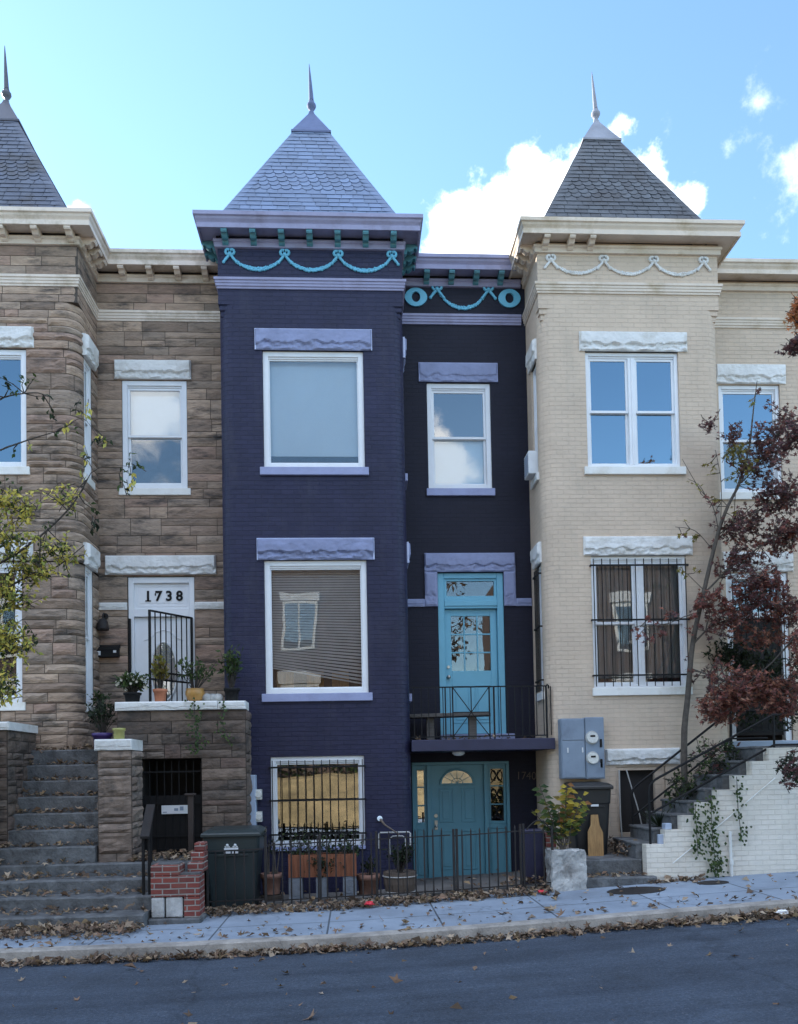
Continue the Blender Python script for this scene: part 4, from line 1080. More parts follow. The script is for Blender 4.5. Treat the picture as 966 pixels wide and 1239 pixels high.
# ------------------------------------------------------------------ small fixed things by the stone house
t = thing('wall_lamp', (-4.2,.97,4.5), 'grey metal wall lantern on brown stone beside the white 1738 door', 'lamp')
b = MB(); b.lathe([(.05,-.015),(.055,0)], (-4.19,.965,4.66), 12, axis='y'); b.tube([(-4.19,.95,4.66),(-4.19,.88,4.70),(-4.19,.83,4.66),(-4.19,.83,4.60)], .012, 8); b.build('bracket_arm', M['iron_rust'], t)
b = MB(); b.lathe([(.02,.07),(.06,.05),(.085,.0),(.10,-.10),(.10,-.13),(.06,-.13)], (-4.19,.83,4.53), 14); b.build('lamp_shade', M['iron_rust'], t)
t = thing('mailbox', (-4.2,.95,4.0), 'long dark metal mailbox on brown stone below the wall lantern', 'mailbox')
b = MB(); b.box(-4.33,-3.95,.86,.965,3.95,4.12); b.build('body', M['iron'], t, bevel=.006)
b = MB(); b.prism([(.85,4.10),(.97,4.17),(.97,4.125),(.85,4.06)], 'x', -4.34, -3.94); b.build('lid', M['iron'], t)
b = MB(); b.box(-4.30,-4.24,.852,.859,3.98,4.05); b.box(-4.03,-3.98,.852,.859,4.02,4.08); b.build('label_plate', M['sticker'], t)
t = thing('iron_post', (-2.44,-.85,.7), 'slim brown post with flat cap standing beside the basement gate', 'post')
b = MB(); b.box(-2.48,-2.40,-.83,-.75,.66,1.62); b.build('shaft', M['post'], t, bevel=.006)
b = MB(); b.box(-2.52,-2.37,-.86,-.72,1.62,1.65); b.build('cap', M['post'], t, bevel=.005)
t = thing('handrail', (-2.85,-1.8,.4), 'short black iron handrail with flat top bar beside the lower stone steps', 'handrail')
b = MB()
for xx in (-2.84,-2.76): b.bar((xx,-2.0,.15),(xx,-2.0,1.12),.035)
b.build('post', M['iron'], t)
b = MB(); b.bar((-2.80,-2.08,1.10),(-2.905,-1.30,1.50),.12,.045); b.build('top_bar', M['iron_rust'], t, bevel=.006)
b = MB(); b.bar((-2.88,-1.40,.70),(-2.88,-1.40,1.44),.03); b.build('post', M['iron'], t)

# brick pier
t = thing('brick_pier', (-2.36,-2.1,0), 'low stepped red brick pier with grey block base beside the lower stone steps', 'pier')
b = MB(); b.box(-2.68,-2.05,-2.28,-1.9,.33,.605); b.box(-2.68,-2.31,-2.275,-1.9,.606,.745); b.build('brickwork', M['red_brick'], t, bevel=.010)
b = MB(); b.box(-2.25,-2.05,-2.05,-1.62,.606,.75); b.box(-2.23,-2.05,-1.93,-1.62,.751,.88); b.box(-2.19,-2.05,-1.88,-1.62,.881,1.0); b.build('brick_steps', M['red_brick'], t, bevel=.014)
b = MB(); b.box(-2.675,-2.51,-2.275,-1.9,.06,.325); b.box(-2.49,-2.27,-2.272,-1.9,.06,.325); b.build('stone_blocks', M['rock_pl'], t, bevel=.015)
b = MB(); b.box(-2.25,-2.05,-2.278,-1.9,.06,.327); b.build('brickwork', M['red_brick'], t)
b = MB(); b.box(-2.72,-2.03,-2.31,-1.85,-.1,.055); b.build('footing', M['concrete'], t, bevel=.02)
b = MB(); b.box(-2.5,-2.06,-2.2,-1.9,.607,.63); b.box(-2.6,-2.33,-2.2,-1.95,.746,.76); b.build('mortar_cap', M['concrete'], t)

# ================================================================== POTS AND PLANTS
LEAVES = {
 'green': [(.05,.085,.025),(.035,.065,.02),(.075,.11,.03)],
 'yellow': [(.68,.57,.12),(.62,.54,.12),(.48,.47,.12),(.72,.60,.15),(.36,.40,.10)],
 'dark': [(.016,.027,.013),(.022,.035,.017),(.03,.045,.02)],
 'maroon': [(.16,.072,.070),(.13,.062,.066),(.20,.085,.07),(.10,.056,.058)],
 'red': [(.25,.085,.068),(.20,.075,.064),(.16,.066,.06),(.29,.115,.08)],
 'russet': [(.27,.11,.07),(.22,.085,.062),(.18,.072,.06),(.31,.15,.095)],
 'olive': [(.26,.22,.045),(.17,.17,.04),(.20,.15,.035)],
 'orange': [(.55,.20,.07),(.48,.17,.07),(.60,.28,.12)],
 'dry': [(.22,.155,.105),(.16,.11,.08),(.28,.21,.15),(.12,.085,.06),(.33,.26,.19),(.19,.12,.08),(.25,.175,.10)],
 'mixed': [(.42,.33,.05),(.16,.19,.04),(.50,.38,.06),(.42,.30,.05),(.30,.14,.05)],
}
def leafq(mb, p, d, nrm, L, W, tint, shape='oval', fold=.25):
    d = d.normalized(); s = d.cross(nrm)
    if s.length < 1e-4: s = d.orthogonal()
    s.normalize(); n = s.cross(d).normalized()
    if shape == 'oval':
        a = p; b = p+d*L*.45+s*W*.5+n*fold*W; c = p+d*L; e = p+d*L*.45-s*W*.5+n*fold*W; m = p+d*L*.45
        mb.faces([a,b,c,e,m], [(0,4,1),(4,2,1),(0,3,4),(4,3,2)], tint)
    elif shape == 'star':
        pts = []
        for k in range(10):
            a = -pi/2+.01+2*pi*k/10
            r = (L*.62 if k % 2 == 0 else L*.24)
            if k == 0: r = L*.2
            pts.append(p+d*(L*.42+r*sin(a))+s*(r*cos(a)*1.05)+n*(fold*W*.5*(r/L)))
        mb.faces([p+d*L*.42]+pts, [(0, 1+k, 1+(k+1) % 10) for k in range(10)], tint)
def rdir(rr, zb=0.):
    while True:
        v = Vector((rr.uniform(-1,1), rr.uniform(-1,1), rr.uniform(-1,1)))
        if .05 < v.length < 1: v.normalize(); v.z += zb; return v.normalized()
def twig_leaves(mb, wood, a, b, n, rr, pal, L, shape, spread=.5, droop=.3):
    a = Vector(a); b = Vector(b); ax = (b-a).normalized()
    if wood is not None: wood.tube([a, a.lerp(b,.5)+rdir(rr)*.02, b], [.006,.004,.002], 4, cap=False)
    for i in range(n):
        t = .15+.85*(i+rr.random())/n
        p = a.lerp(b, t)+rdir(rr)*.015
        d = (ax*.5+rdir(rr)*spread*2+Vector((0,0,-droop))).normalized()
        c = rr.choice(LEAVES[pal]); k = rr.uniform(.7,1.25); c = tuple(x*k for x in c)
        l = L*rr.uniform(.7,1.25)
        leafq(mb, p, d, (Vector((0,-.4,1))+rdir(rr)*.9).normalized(), l, l*.5, c, shape, rr.uniform(-.2,.4))
def blob(mb, wood, c, rx, ry, rz, ntw, nl, rr, pal, L, shape='oval', tl=.3, droop=.3, bias=None):
    c = Vector(c)
    for i in range(ntw):
        v = rdir(rr)*(rr.random()**.45)
        p = c+Vector((v.x*rx, v.y*ry, v.z*rz))
        d = (rdir(rr)+(bias or Vector((0,0,0)))).normalized()
        twig_leaves(mb, wood, p-d*tl*.5, p+d*tl*.5, nl, rr, pal if isinstance(pal, str) else rr.choice(pal), L, shape, droop=droop)

def pot(root, c, r, hh, mat, flare=1.25, rim=True, bowl=False):
    b = MB()
    if bowl: prof = [(r*.55,0),(r*.85,hh*.2),(r*1.02,hh*.55),(r*1.0,hh*.8),(r*.9,hh*.92),(r*1.0,hh),(r*.88,hh),(r*.85,hh*.85)]
    else:
        prof = [(r/flare,0),(r*.94,hh*.76)]+([(r*1.06,hh*.77),(r*1.1,hh),(r*.95,hh),(r*.9,hh*.88)] if rim else [(r,hh),(r*.9,hh),(r*.88,hh*.9)])
    b.lathe(prof, c, 20); o = b.build('pot', M[mat], root)
    s = MB(); s.lathe([(r*.86,hh*.86),(r*.4,hh*.92),(.005,hh*.93)], c, 14); s.build('soil', M['soil'], root)
    return o
def plant(root, c, rr, n, hgt, spread, pal, L, shape='oval', nl=6, stem='bark_dark'):
    lf = MB(); st_ = MB()
    for i in range(n):
        a = rr.uniform(0, 2*pi); q = rr.uniform(.1,1)*spread
        tip = Vector((c[0]+q*cos(a), c[1]+q*sin(a), c[2]+hgt*rr.uniform(.55,1.05)))
        base = Vector((c[0]+.02*cos(a), c[1]+.02*sin(a), c[2])); mid = base.lerp(tip,.5)+Vector((0,0,.05*hgt))
        st_.tube([base, mid, tip], [.006,.005,.003], 5, cap=False)
        twig_leaves(lf, None, mid.lerp(base,.3), tip, nl, rr, pal, L, shape, droop=.2)
    st_.build('stems', M[stem], root); lf.build('leaves', M['leaf'], root)
PG = 'potted plants on the white porch coping'
r1 = random.Random(21); ZC = 3.05; YC = -.46
t = thing('potted_plant', (-3.37,YC,ZC), 'white flowering chrysanthemum in dark pot at left end of the porch coping', 'potted plant', PG)
pot(t, (-3.37,YC,ZC), .125, .15, 'iron'); plant(t, (-3.37,YC,ZC+.13), r1, 60, .30, .27, 'green', .085, nl=6)
f = MB()
for i in range(34):
    a = r1.uniform(0,2*pi); q = r1.random()**.5*.25; p = Vector((-3.37+q*cos(a), YC+q*sin(a)*.9-.03, ZC+.42-q*q*2.6+r1.uniform(-.10,.04)))
    for k in range(7):
        an = 2*pi*k/7; leafq(f, p, Vector((cos(an),-.5,sin(an))), Vector((0,-1,.3)), .028, .018, (.72,.70,.60))
f.build('flowers', M['leaf'], t)
t = thing('potted_plant', (-2.95,YC,ZC), 'small orange terracotta pot with pale green plant before the white door', 'potted plant', PG)
pot(t, (-2.95,YC,ZC), .10, .20, 'terracotta'); plant(t, (-2.95,YC,ZC+.18), r1, 16, .52, .14, 'olive', .10, nl=7)
t = thing('potted_plant', (-2.42,YC,ZC), 'ochre bowl planter with loose leggy greenery on the porch coping', 'potted plant', PG)
pot(t, (-2.42,YC,ZC), .145, .20, 'ochre', bowl=True); plant(t, (-2.42,YC,ZC+.17), r1, 26, .48, .36, 'green', .085, nl=6)
t = thing('potted_plant', (-1.86,YC,ZC), 'small black pot with tall bushy plant at right end of the porch coping', 'potted plant', PG)
pot(t, (-1.86,YC,ZC), .115, .20, 'iron'); plant(t, (-1.86,YC,ZC+.18), r1, 24, .62, .24, 'green', .10, nl=8)
b = MB(); 
for i in range(3): b.sphere((-2.16+.08*(i-1),YC+.02*i,ZC+.06), .085, 10, .8)
tag(b.build('garden_stone', M['rock_pl'], at=(-2.16,YC,ZC)), 'lump of grey stone between the ochre bowl and the black pot on the porch coping', 'stone')
t = thing('potted_plant', (-3.84,-.42,2.35), 'purple pot with dark bushy plant on the top stone step', 'potted plant')
pot(t, (-3.84,-.42,2.352), .14, .24, 'purple_pot', flare=1.15); plant(t, (-3.84,-.42,2.57), r1, 30, .55, .33, 'dark', .08, nl=8)
t = thing('flower_pot', (-3.44,-.95,2.46), 'empty yellow green pot standing on the white pier cap beside the stone steps', 'flower pot')
pot(t, (-3.44,-.95,2.462), .085, .17, 'olive_pot', flare=1.12)
t = thing('potted_plant', (-4.10,.3,2.95), 'small leafy green plant on the side window sill of the brown stone tower', 'potted plant')
pot(t, (-4.12,.42,2.985), .07, .10, 'iron'); plant(t, (-4.12,.42,3.08), r1, 14, .22, .2, 'green', .08, nl=6)

def vine(name, pts, label, rr, pal='green', n=90, w=.1, L=.05):
    st_ = MB(); lf = MB()
    root = thing(name, pts[0], label, 'vine')
    P_ = [Vector(p) for p in pts]
    st_.tube(P_, .005, 5, cap=False)
    for i in range(n):
        t = rr.random()*(len(P_)-1); k = min(int(t), len(P_)-2); p = P_[k].lerp(P_[k+1], t-k)
        p = p+Vector((rr.gauss(0,w*.5), -abs(rr.gauss(0,.03))-.01, rr.gauss(0,.05)))
        c = rr.choice(LEAVES[pal]); kf = rr.uniform(.7,1.3)
        leafq(lf, p, Vector((rr.uniform(-1,1),-.4,-1)), Vector((rr.uniform(-.4,.4),-1,.3)), L*rr.uniform(.6,1.3), L*.75, tuple(x*kf for x in c))
    st_.build('stem', M['bark_dark'], root); lf.build('leaves', M['leaf'], root); return root
rv = random.Random(9)
vine('trailing_vine', [(-2.40,-.69,3.05),(-2.38,-.70,2.75),(-2.34,-.69,2.45),(-2.38,-.68,2.25)], 'green vine trailing down the dark porch wall below the ochre bowl', rv, n=100, w=.14)
vine('trailing_vine', [(-1.95,-.69,3.05),(-1.98,-.69,2.7),(-1.88,-.69,2.45)], 'thin vine trailing down the dark porch wall below the black pot', rv, n=40, w=.1)

# ================================================================== FRONT YARD OF THE PURPLE HOUSE
YF = -1.5
def fence_panel(root_name, x0, x1, ztop, zbot, label, over=.0, pitch=.122, cat='fence', group='black iron fence panels along the sidewalk', posts=(), arch=None):
    t = thing(root_name, ((x0+x1)/2, YF, h((x0+x1)/2)), label, cat, group)
    hx = lambda x: h(x)
    r_ = MB()
    for zz in (ztop, zbot):
        r_ = MB(); r_.bar((x0,YF,hx(x0)+zz),(x1,YF,hx(x1)+zz),.028,.016); r_.build('rail', M['iron_rust'], t)
    p = MB(); n = int((x1-x0)/pitch)
    for i in range(1, n):
        x = x0+(x1-x0)*i/n; zt = hx(x)+ztop+over; zb = hx(x)+max(zbot-.09,.02)
        p.box(x-.0095, x+.0095, YF-.0095, YF+.0095, zb, zt)
        if over:
            p.faces([(x-.012,YF-.012,zt),(x+.012,YF-.012,zt),(x+.012,YF+.012,zt),(x-.012,YF+.012,zt),(x,YF,zt+.05)], [(0,1,4),(1,2,4),(2,3,4),(3,0,4)])
    p.build('pickets', M['iron_rust'], t)
    for x in posts:
        q = MB(); q.box(x-.017, x+.017, YF-.017, YF+.017, hx(x)-.02, hx(x)+ztop+over+.05); q.build('post', M['iron_rust'], t, bevel=.004)
    if arch:
        q = MB(); q.tube([(arch[0]+(arch[1]-arch[0])*i/10, YF, h(arch[0])+ztop+.05+.13*sin(pi*i/10)) for i in range(11)], .010, 6); q.build('arch', M['iron_rust'], t)
    return t
fence_panel('iron_fence', -2.10, -1.30, .865, .16, 'short plain panel of black iron fence in front of the green trash can', posts=(-2.08,))
fence_panel('iron_fence', -1.285, 1.36, .915, .13, 'long black iron fence panel with pointed pickets in front of the cedar planter', over=.07, posts=(-1.27,-.5,.3))
fence_panel('iron_gate', 1.40, 2.42, .90, .13, 'black iron gate with pointed pickets in front of the lower teal door', over=.05, posts=(1.405,1.45,2.37,2.415), cat='gate', group=None)
fence_panel('iron_fence', 2.44, 2.84, .86, .13, 'short arched piece of black iron fence next to the rough stone planter', over=.03, posts=(2.83,), arch=(2.46,2.82))
b = MB()
for i in range(12):
    x0, x1 = -1.35+i*.38, -1.35+(i+1)*.38-.004; 
    b.box(x0, x1, -1.36, -1.22, h(x0)-.1, h(x0)+.10+.012*noise.noise(Vector((i*1.7,0,0))))
b.build('yard_kerb', M['yardc'], kind='structure')

def bin_(name, loc, label, mat, W=.62, D=.66, H=1.07, rz=0, stk=True):
    t = thing(name, (0,0,0), label, 'trash can')
    b = MB()
    prof = [(0.0,.78),(.10,.80),(.70,.93),(.72,.97),(.90,1.0)]
    rings = []
    for z, k in prof:
        w, d = W/2*k, D/2*k; rr_ = .06
        ring = []
        for (sx, sy, a0) in ((1,1,0),(-1,1,90),(-1,-1,180),(1,-1,270)):
            for i in range(4):
                a = rad(a0+i*30); ring.append((sx*(w-rr_)+rr_*cos(a), sy*(d-rr_)+rr_*sin(a), z*H))
        rings.append(ring)
    n = 16
    b.faces([v for r_ in rings for v in r_], [(i*n+k, i*n+(k+1) % n, (i+1)*n+(k+1) % n, (i+1)*n+k) for i in range(len(prof)-1) for k in range(n)]+[tuple(range(n))[::-1]], smooth=False)
    # front grip recess rib
    b.box(-W*.30, W*.30, -D/2*.975, -D/2*.90, .66*H, .69*H)
    b.build('body', M[mat], t, bevel=.006)
    l = MB(); w, d = W/2*1.06, D/2*1.05
    top = [(-w,-d-.03,.90*H),(w,-d-.03,.90*H),(w,d,.90*H),(-w,d,.90*H),(-w,-d-.03,.945*H),(w,-d-.03,.945*H),(w,d,.955*H),(-w,d,.955*H),(-w*.82,-d*.8,.985*H),(w*.82,-d*.8,.985*H),(w*.82,d*.8,H),(-w*.82,d*.8,H)]
    l.faces(top, [(0,3,2,1),(0,1,5,4),(1,2,6,5),(2,3,7,6),(3,0,4,7),(4,5,9,8),(5,6,10,9),(6,7,11,10),(7,4,8,11),(8,9,10,11)]); l.build('lid', M[mat], t, bevel=.012)
    for sx in (-1, 1):
        w_ = MB(Matrix.Translation((sx*W*.33, D*.36, .12)) @ Matrix.Rotation(rad(90),4,'Z')); w_.lathe([(.03,-.03),(.12,-.03),(.12,.03),(.03,.03)], (0,0,0), 18, axis='y'); w_.build('wheel', M['iron'], t)
    hb_ = MB(); hb_.tube([(-W*.38,D*.5,.86*H),(-W*.36,D*.58,.88*H),(W*.36,D*.58,.88*H),(W*.38,D*.5,.86*H)], .014, 8); hb_.build('handle', M[mat], t)
    if stk:
        s_ = MB(); y = -D/2*.965-.012
        for q in (-1, 1):
            s_.box(q*.055-.045, q*.055+.045, y-.003, y, .70*H, .725*H); s_.box(q*.055-.045, q*.055+.045, y-.0025, y, .735*H, .77*H); s_.sphere((q*.055, y-.001, .80*H), .022, 8); s_.box(q*.055-.035, q*.055+.035, y-.002, y, .775*H, .79*H)
        s_.box(-.012, .012, y-.0035, y, .74*H, .77*H)
        s_.build('sticker', M['sticker'], t)
    t.location = loc; t.rotation_euler = (0,0,rz); return t
bin_('trash_can', (-1.76,-1.02,-.02), 'dark green wheeled trash can with white sticker behind the iron fence', 'plastic_grn', W=.80, D=.78, H=1.17)
t = bin_('trash_can', (3.70,-.30,.52), 'black wheeled trash can standing under the electric meter box', 'plastic_blk', W=.62, D=.6, H=1.18, stk=False)
b = MB(); b.box(3.66,3.78,-.645,-.64,.52+.80,.52+.835); s_ = b.build('sticker', M['sticker'], t)
s_.data.transform(Matrix.Translation(Vector((0,0,0))))
# board leaning on it
b = MB(Matrix.Translation((3.70,-.70,.535)) @ Matrix.Rotation(rad(-4),4,'X'))
b.prism([(-.12,0),(.12,0),(.125,.38),(.075,.50),(.06,.66),(-.05,.66),(-.06,.50),(-.11,.40)], 'y', -.012, .012)
tag(b.build('leaning_board', M['board'], at=(3.70,-.7,.535)), 'raw brown board leaning on the front of the black trash can', 'board')
t = thing('window_box', (-.49,-.92,.2), 'orange cedar planter box of upright boards on concrete blocks behind the fence', 'planter')
b = MB(); n = 13
for i in range(n):
    xa = -.985+i*(1.0/n); b.box(xa, xa+1.0/n-.004, -1.06, -1.04, .39+.002*(i % 3), .72)
b.box(-.985,.015,-1.039,-.78,.395,.66); b.box(-.985,.015,-.779,-.755,.39,.72); b.box(-.985,-.965,-1.04,-.78,.39,.72); b.box(-.005,.015,-1.04,-.78,.39,.72)
b.build('planter_box', M['cedar'], t)
lf = MB(); sm_ = MB(); rq = random.Random(4)
for i in range(70):
    x = rq.uniform(-1.0,.02); hgt = rq.uniform(.1,.42)*(1 if rq.random() < .8 else 1.4)
    base = Vector((x, rq.uniform(-1.02,-.80), .68)); tip = base+Vector((rq.gauss(0,.06), rq.gauss(0,.05), hgt)); sm_.tube([base,tip],[.004,.002],4,cap=False)
    twig_leaves(lf, None, base, tip, 5, rq, rq.choice(('green','dark','dark')), .07, 'oval')
for i in range(26):
    base = Vector((-.48+rq.gauss(0,.09), -1.075, .70)); tip = base+Vector((rq.gauss(0,.06),-.02,-rq.uniform(.08,.3))); twig_leaves(lf, None, base, tip, 4, rq, 'dark', .055, 'oval')
sm_.build('stems', M['bark_dark'], t); lf.build('leaves', M['leaf'], t)
for i, (x, wd) in enumerate(((-.885,.2),(-.50,.17),(-.09,.2))):
    b = MB(); z0 = h(x)+.0; b.box(x-wd/2, x+wd/2, -1.05, -.76, z0, .388)
    b.box(x-wd/2+.03, x+wd/2-.03, -1.056, -1.051, z0+.12, .35)
    tag(b.build('concrete_block', M['block'], at=(x,-.9,z0), bevel=.008), ('grey concrete block under the left end of the cedar planter','grey concrete block under the middle of the cedar planter','grey concrete block under the right end of the cedar planter')[i], 'block', 'concrete blocks under the cedar planter')
t = thing('potted_plant', (-1.24,-1.0,.02), 'weathered terracotta pot with thin bare stems beside the cedar planter', 'potted plant')
pot(t, (-1.24,-1.0,.16), .15, .30, 'terr_dull')
s_ = MB(); lf = MB()
for i in range(7):
    a = Vector((-1.24+rq.uniform(-.08,.08),-1.0,.42)); b_ = a+Vector((rq.uniform(-.07,.07),rq.uniform(-.05,.05),rq.uniform(.35,.75))); s_.tube([a,b_],[.012,.006],5); twig_leaves(lf, None, a.lerp(b_,.6), b_, 4, rq, 'dark', .07, 'oval')
s_.build('stems', M['bark'], t); lf.build('leaves', M['leaf'], t)
b = MB(); b.lathe([(.16,0),(.17,.14),(.15,.15)], (-1.24,-1.0,h(-1.24)), 12); tag(b.build('pot_stand', M['soil'], at=(-1.24,-1.0,0)), 'low dark round stand under the weathered terracotta pot', 'stand')
t = thing('potted_plant', (.19,-.85,.03), 'dull brown clay pot with sparse dark plant between cedar planter and barrel', 'potted plant')
pot(t, (.19,-.85,h(.19)), .17, .36, 'terr_dull'); plant(t, (.19,-.85,.36), rq, 12, .25, .15, 'dark', .07)
t = thing('barrel_planter', (.66,-.95,.04), 'grey wooden half barrel planter with dark bushy plant near the lower teal door', 'planter')
b = MB(); nst = 18
for i in range(nst):
    a0, a1 = 2*pi*i/nst, 2*pi*(i+.93)/nst
    def bp_(a, r, z): return (.66+r*cos(a), -.9+r*sin(a), h(.66)+z)
    for (r0, z0, r1_, z1) in ((.20,0,.245,.2),(.245,.2,.25,.38)):
        b.face([bp_(a0,r0,z0),bp_(a1,r0,z0),bp_(a1,r1_,z1),bp_(a0,r1_,z1)])
b.lathe([(.19,0),(.235,.2),(.24,.37),(.20,.37),(.01,.34)], (.66,-.9,h(.66)), 18); b.build('staves', M['barrel'], t)
b = MB()
for z, r_ in ((.08,.228),(.31,.255)): b.tube([(.66+r_*cos(2*pi*i/20), -.9+r_*sin(2*pi*i/20), h(.66)+z) for i in range(20)], .011, 6, closed=True)
b.build('hoops', M['rod'], t); plant(t, (.66,-.9,h(.66)+.34), rq, 34, .45, .22, 'dark', .075, nl=8)
b = MB(); b.tube([(.38,-.08,.70),(.38,-.08,.93),(.40,-.08,.95),(.86,-.08,.95),(.88,-.08,.93),(.88,-.08,.70)], .014, 8); b.tube([(.55,-.07,.6),(.55,-.07,.85),(.60,-.07,.89),(.76,-.07,.89),(.80,-.07,.85),(.80,-.07,.6)], .010, 8)
tag(b.build('trellis', M['rod'], at=(.62,-.08,.7)), 'pale grey arched metal trellis behind the barrel planter', 'trellis')
t = thing('security_camera', (.40,-.03,1.15), 'small white security camera on the purple wall above the barrel planter', 'camera')
b = MB(); b.lathe([(.04,-.05),(.045,0)], (.40,0,1.17), 12, axis='y'); b.build('mount', M['shade'], t)
b = MB(); b.tube([(.41,-.05,1.16),(.47,-.12,1.08),(.70,-.2,.92)], [.022,.016,.010], 8); b.build('arm', M['barrel'], t)
t = thing('meter_cabinet', (-1.61,-.1,1.1), 'narrow pale blue utility box with two small meters beside the porch wall', 'utility box')
b = MB(); b.box(-1.74,-1.55,-.22,-.005,1.05,1.91); b.build('body', M['metal_pale'], t, bevel=.008)
for zz in (1.25,1.6):
    b = MB(); b.box(-1.55,-1.46,-.17,-.03,zz-.08,zz+.08); b.lathe([(.05,-.03),(.055,0)], (-1.505,-.171,zz), 12, axis='y'); b.build('meter', M['meter_glass'], t)
b = MB(); b.box(2.53,2.84,-.95,-.62,.1,1.00); wl = tag(b.build('utility_pedestal', M['purple_flat'], at=(2.68,-.8,.1), bevel=.012), 'low purple painted box beside the rough stone planter', 'utility box')
b = MB(); b.box(2.87,3.02,-.98,-.7,.15,.95); tag(b.build('brick_stub', M['red_brick'], at=(2.95,-.84,.15), bevel=.01), 'stub of red brick wall behind the stone planter', 'brick stub')
# bench on the balcony
t = thing('bench', (1.6,.4,2.42), 'grey plank bench standing on the purple balcony', 'bench')
b = MB(Matrix.Translation((1.55,.55,2.86)) @ Matrix.Rotation(rad(-17),4,'Z'))
b.box(-.62,.75,-.17,-.01,-.04,.02); b.box(-.62,.75,.005,.17,-.042,.018); b.build('seat', M['bench'], t, bevel=.006)
for x, yy in ((1.30,.62),(1.99,.42)):
    b = MB(); b.box(x-.065, x+.065, yy-.06, yy+.06, 2.421, 2.815); b.build('leg', M['bench'], t, bevel=.006)
# rough stone planter with plant
t = thing('stone_planter', (3.05,-1.38,.1), 'rough hewn grey stone block planter beside the two small steps with a yellowing shrub', 'planter')
mb = MB(); x0, x1, y0, y1, z0, z1 = 2.80,3.29,-1.62,-1.18,.08,.735
nn = 16
def rk(a, b_, c_, seed):
    vs = []
    for j in range(nn+1):
        for i in range(nn+1):
            p = a+(b_-a)*(i/nn)+(c_-a)*(j/nn); o = Vector(((p.x-3.05)*.18,(p.y+1.4)*.18,0)) if 0 < j < nn+1 else Vector()
            v = noise.noise_vector(p*3.7)*.022+noise.noise_vector(p*10.)*.022+noise.noise_vector(p*24.)*.010; vs.append(p+v)
    mb.faces(vs, [(j*(nn+1)+i, j*(nn+1)+i+1, (j+1)*(nn+1)+i+1, (j+1)*(nn+1)+i) for j in range(nn) for i in range(nn)])
V3 = lambda *a: Vector(a)
rk(V3(x0,y0,z0),V3(x1,y0,z0),V3(x0,y0,z1),1); rk(V3(x1,y0,z0),V3(x1,y1,z0),V3(x1,y0,z1),2); rk(V3(x0,y1,z0),V3(x0,y0,z0),V3(x0,y1,z1),3); rk(V3(x0,y0,z1),V3(x1,y0,z1),V3(x0,y1,z1),4); rk(V3(x1,y1,z0),V3(x0,y1,z0),V3(x1,y1,z1),5)
mb.build('stone_block', M['rock_pl'], t)
lf = MB(); sm_ = MB(); rr_ = random.Random(31); base = Vector((3.02,-1.36,.72))
for (dx, dz, pal, nlf) in ((-.36,.98,'green',16),(-.22,.72,'olive',14),(.05,1.0,'mixed',20),(.10,.90,'mixed',18),(.36,.72,'mixed',16),(.26,.5,'green',14),(-.42,.60,'olive',8),(.16,.62,'olive',12),(-.08,.62,'green',14),(.02,.8,'olive',14),(-.28,.45,'green',10),(.3,.86,'mixed',10)):
    tip = base+Vector((dx,rr_.uniform(-.15,.15),dz)); mid = base.lerp(tip,.5)+Vector((dx*.05,0,.06))
    sm_.tube([base+Vector((rr_.uniform(-.03,.03),0,0)),mid,tip],[.010,.007,.003],5)
    for i in range(nlf):
        t_ = .3+.7*i/nlf; p = (base.lerp(mid,t_*2) if t_ < .5 else mid.lerp(tip,t_*2-1)); sg = 1 if i % 2 else -1
        c_ = rr_.choice(LEAVES[pal]); d_ = Vector((sg*.9+rr_.uniform(-.3,.3), rr_.uniform(-.8,.3), rr_.uniform(-.5,.4)))
        leafq(lf, p, d_, Vector((rr_.uniform(-.4,.4),-.8,.6)), rr_.uniform(.10,.155), .075, c_)
for i in range(40):
    p = base+Vector((rr_.gauss(0,.12),rr_.gauss(0,.08),rr_.uniform(.05,.45))); leafq(lf, p, rdir(rr_), rdir(rr_), .09, .05, rr_.choice(LEAVES['olive']))
sm_.build('stems', M['bark'], t); lf.build('leaves', M['leaf'], t)

# electric meter box on the tan tower
t = thing('electric_meter_box', (3.68,-.1,1.75), 'blue grey electric meter cabinet with two round meters on the tan wall', 'meter box')
b = MB(); b.box(3.33,3.72,-.20,-.005,1.75,2.72); b.box(3.725,4.03,-.21,-.005,1.74,2.735); b.build('cabinet', M['metal_grey'], t, bevel=.008)
b = MB(); b.box(3.345,3.705,-.212,-.201,1.77,2.36); b.box(3.345,3.705,-.212,-.201,2.37,2.70); b.box(3.74,4.015,-.222,-.211,1.76,2.0); b.build('door', M['metal_grey'], t, bevel=.004)
for zz in (2.405,2.075):
    b = MB(); b.lathe([(.088,-.05),(.092,-.02),(.095,0)], (3.83,-.21,zz), 20, axis='y'); m_ = b.build('meter', M['meter_glass'], t)
    b = MB(); b.lathe([(.105,-.012),(.11,0)], (3.83,-.209,zz), 20, axis='y'); b.build('meter_ring', M['rod'], m_)
    b = MB(); b.box(3.79,3.87,-.263,-.259,zz+.01,zz+.04); b.build('dial', M['iron'], m_)
b = MB(); b.box(3.955,3.99,-.222,-.211,2.25,2.38); b.box(3.955,3.99,-.222,-.2115,1.92,2.06); b.build('slot', M['iron'], t)
b = MB(); b.box(3.42,3.44,-.225,-.213,2.17,2.25); b.box(3.66,3.68,-.225,-.213,2.17,2.25); b.build('latch', M['sticker'], t)
# window air conditioner in the side window
t = thing('air_conditioner', (3.1,.47,6.95), 'white air conditioner in the side window of the tan tower', 'air conditioner')
b = MB(); b.box(3.02,3.20,.30,.64,6.89,7.28); b.build('casing', M['ac'], t, bevel=.01)
b = MB()
for i in range(9): b.box(3.012,3.021,.33,.61,6.93+i*.036,6.945+i*.036)
b.build('grille', M['metal_pale'], t)

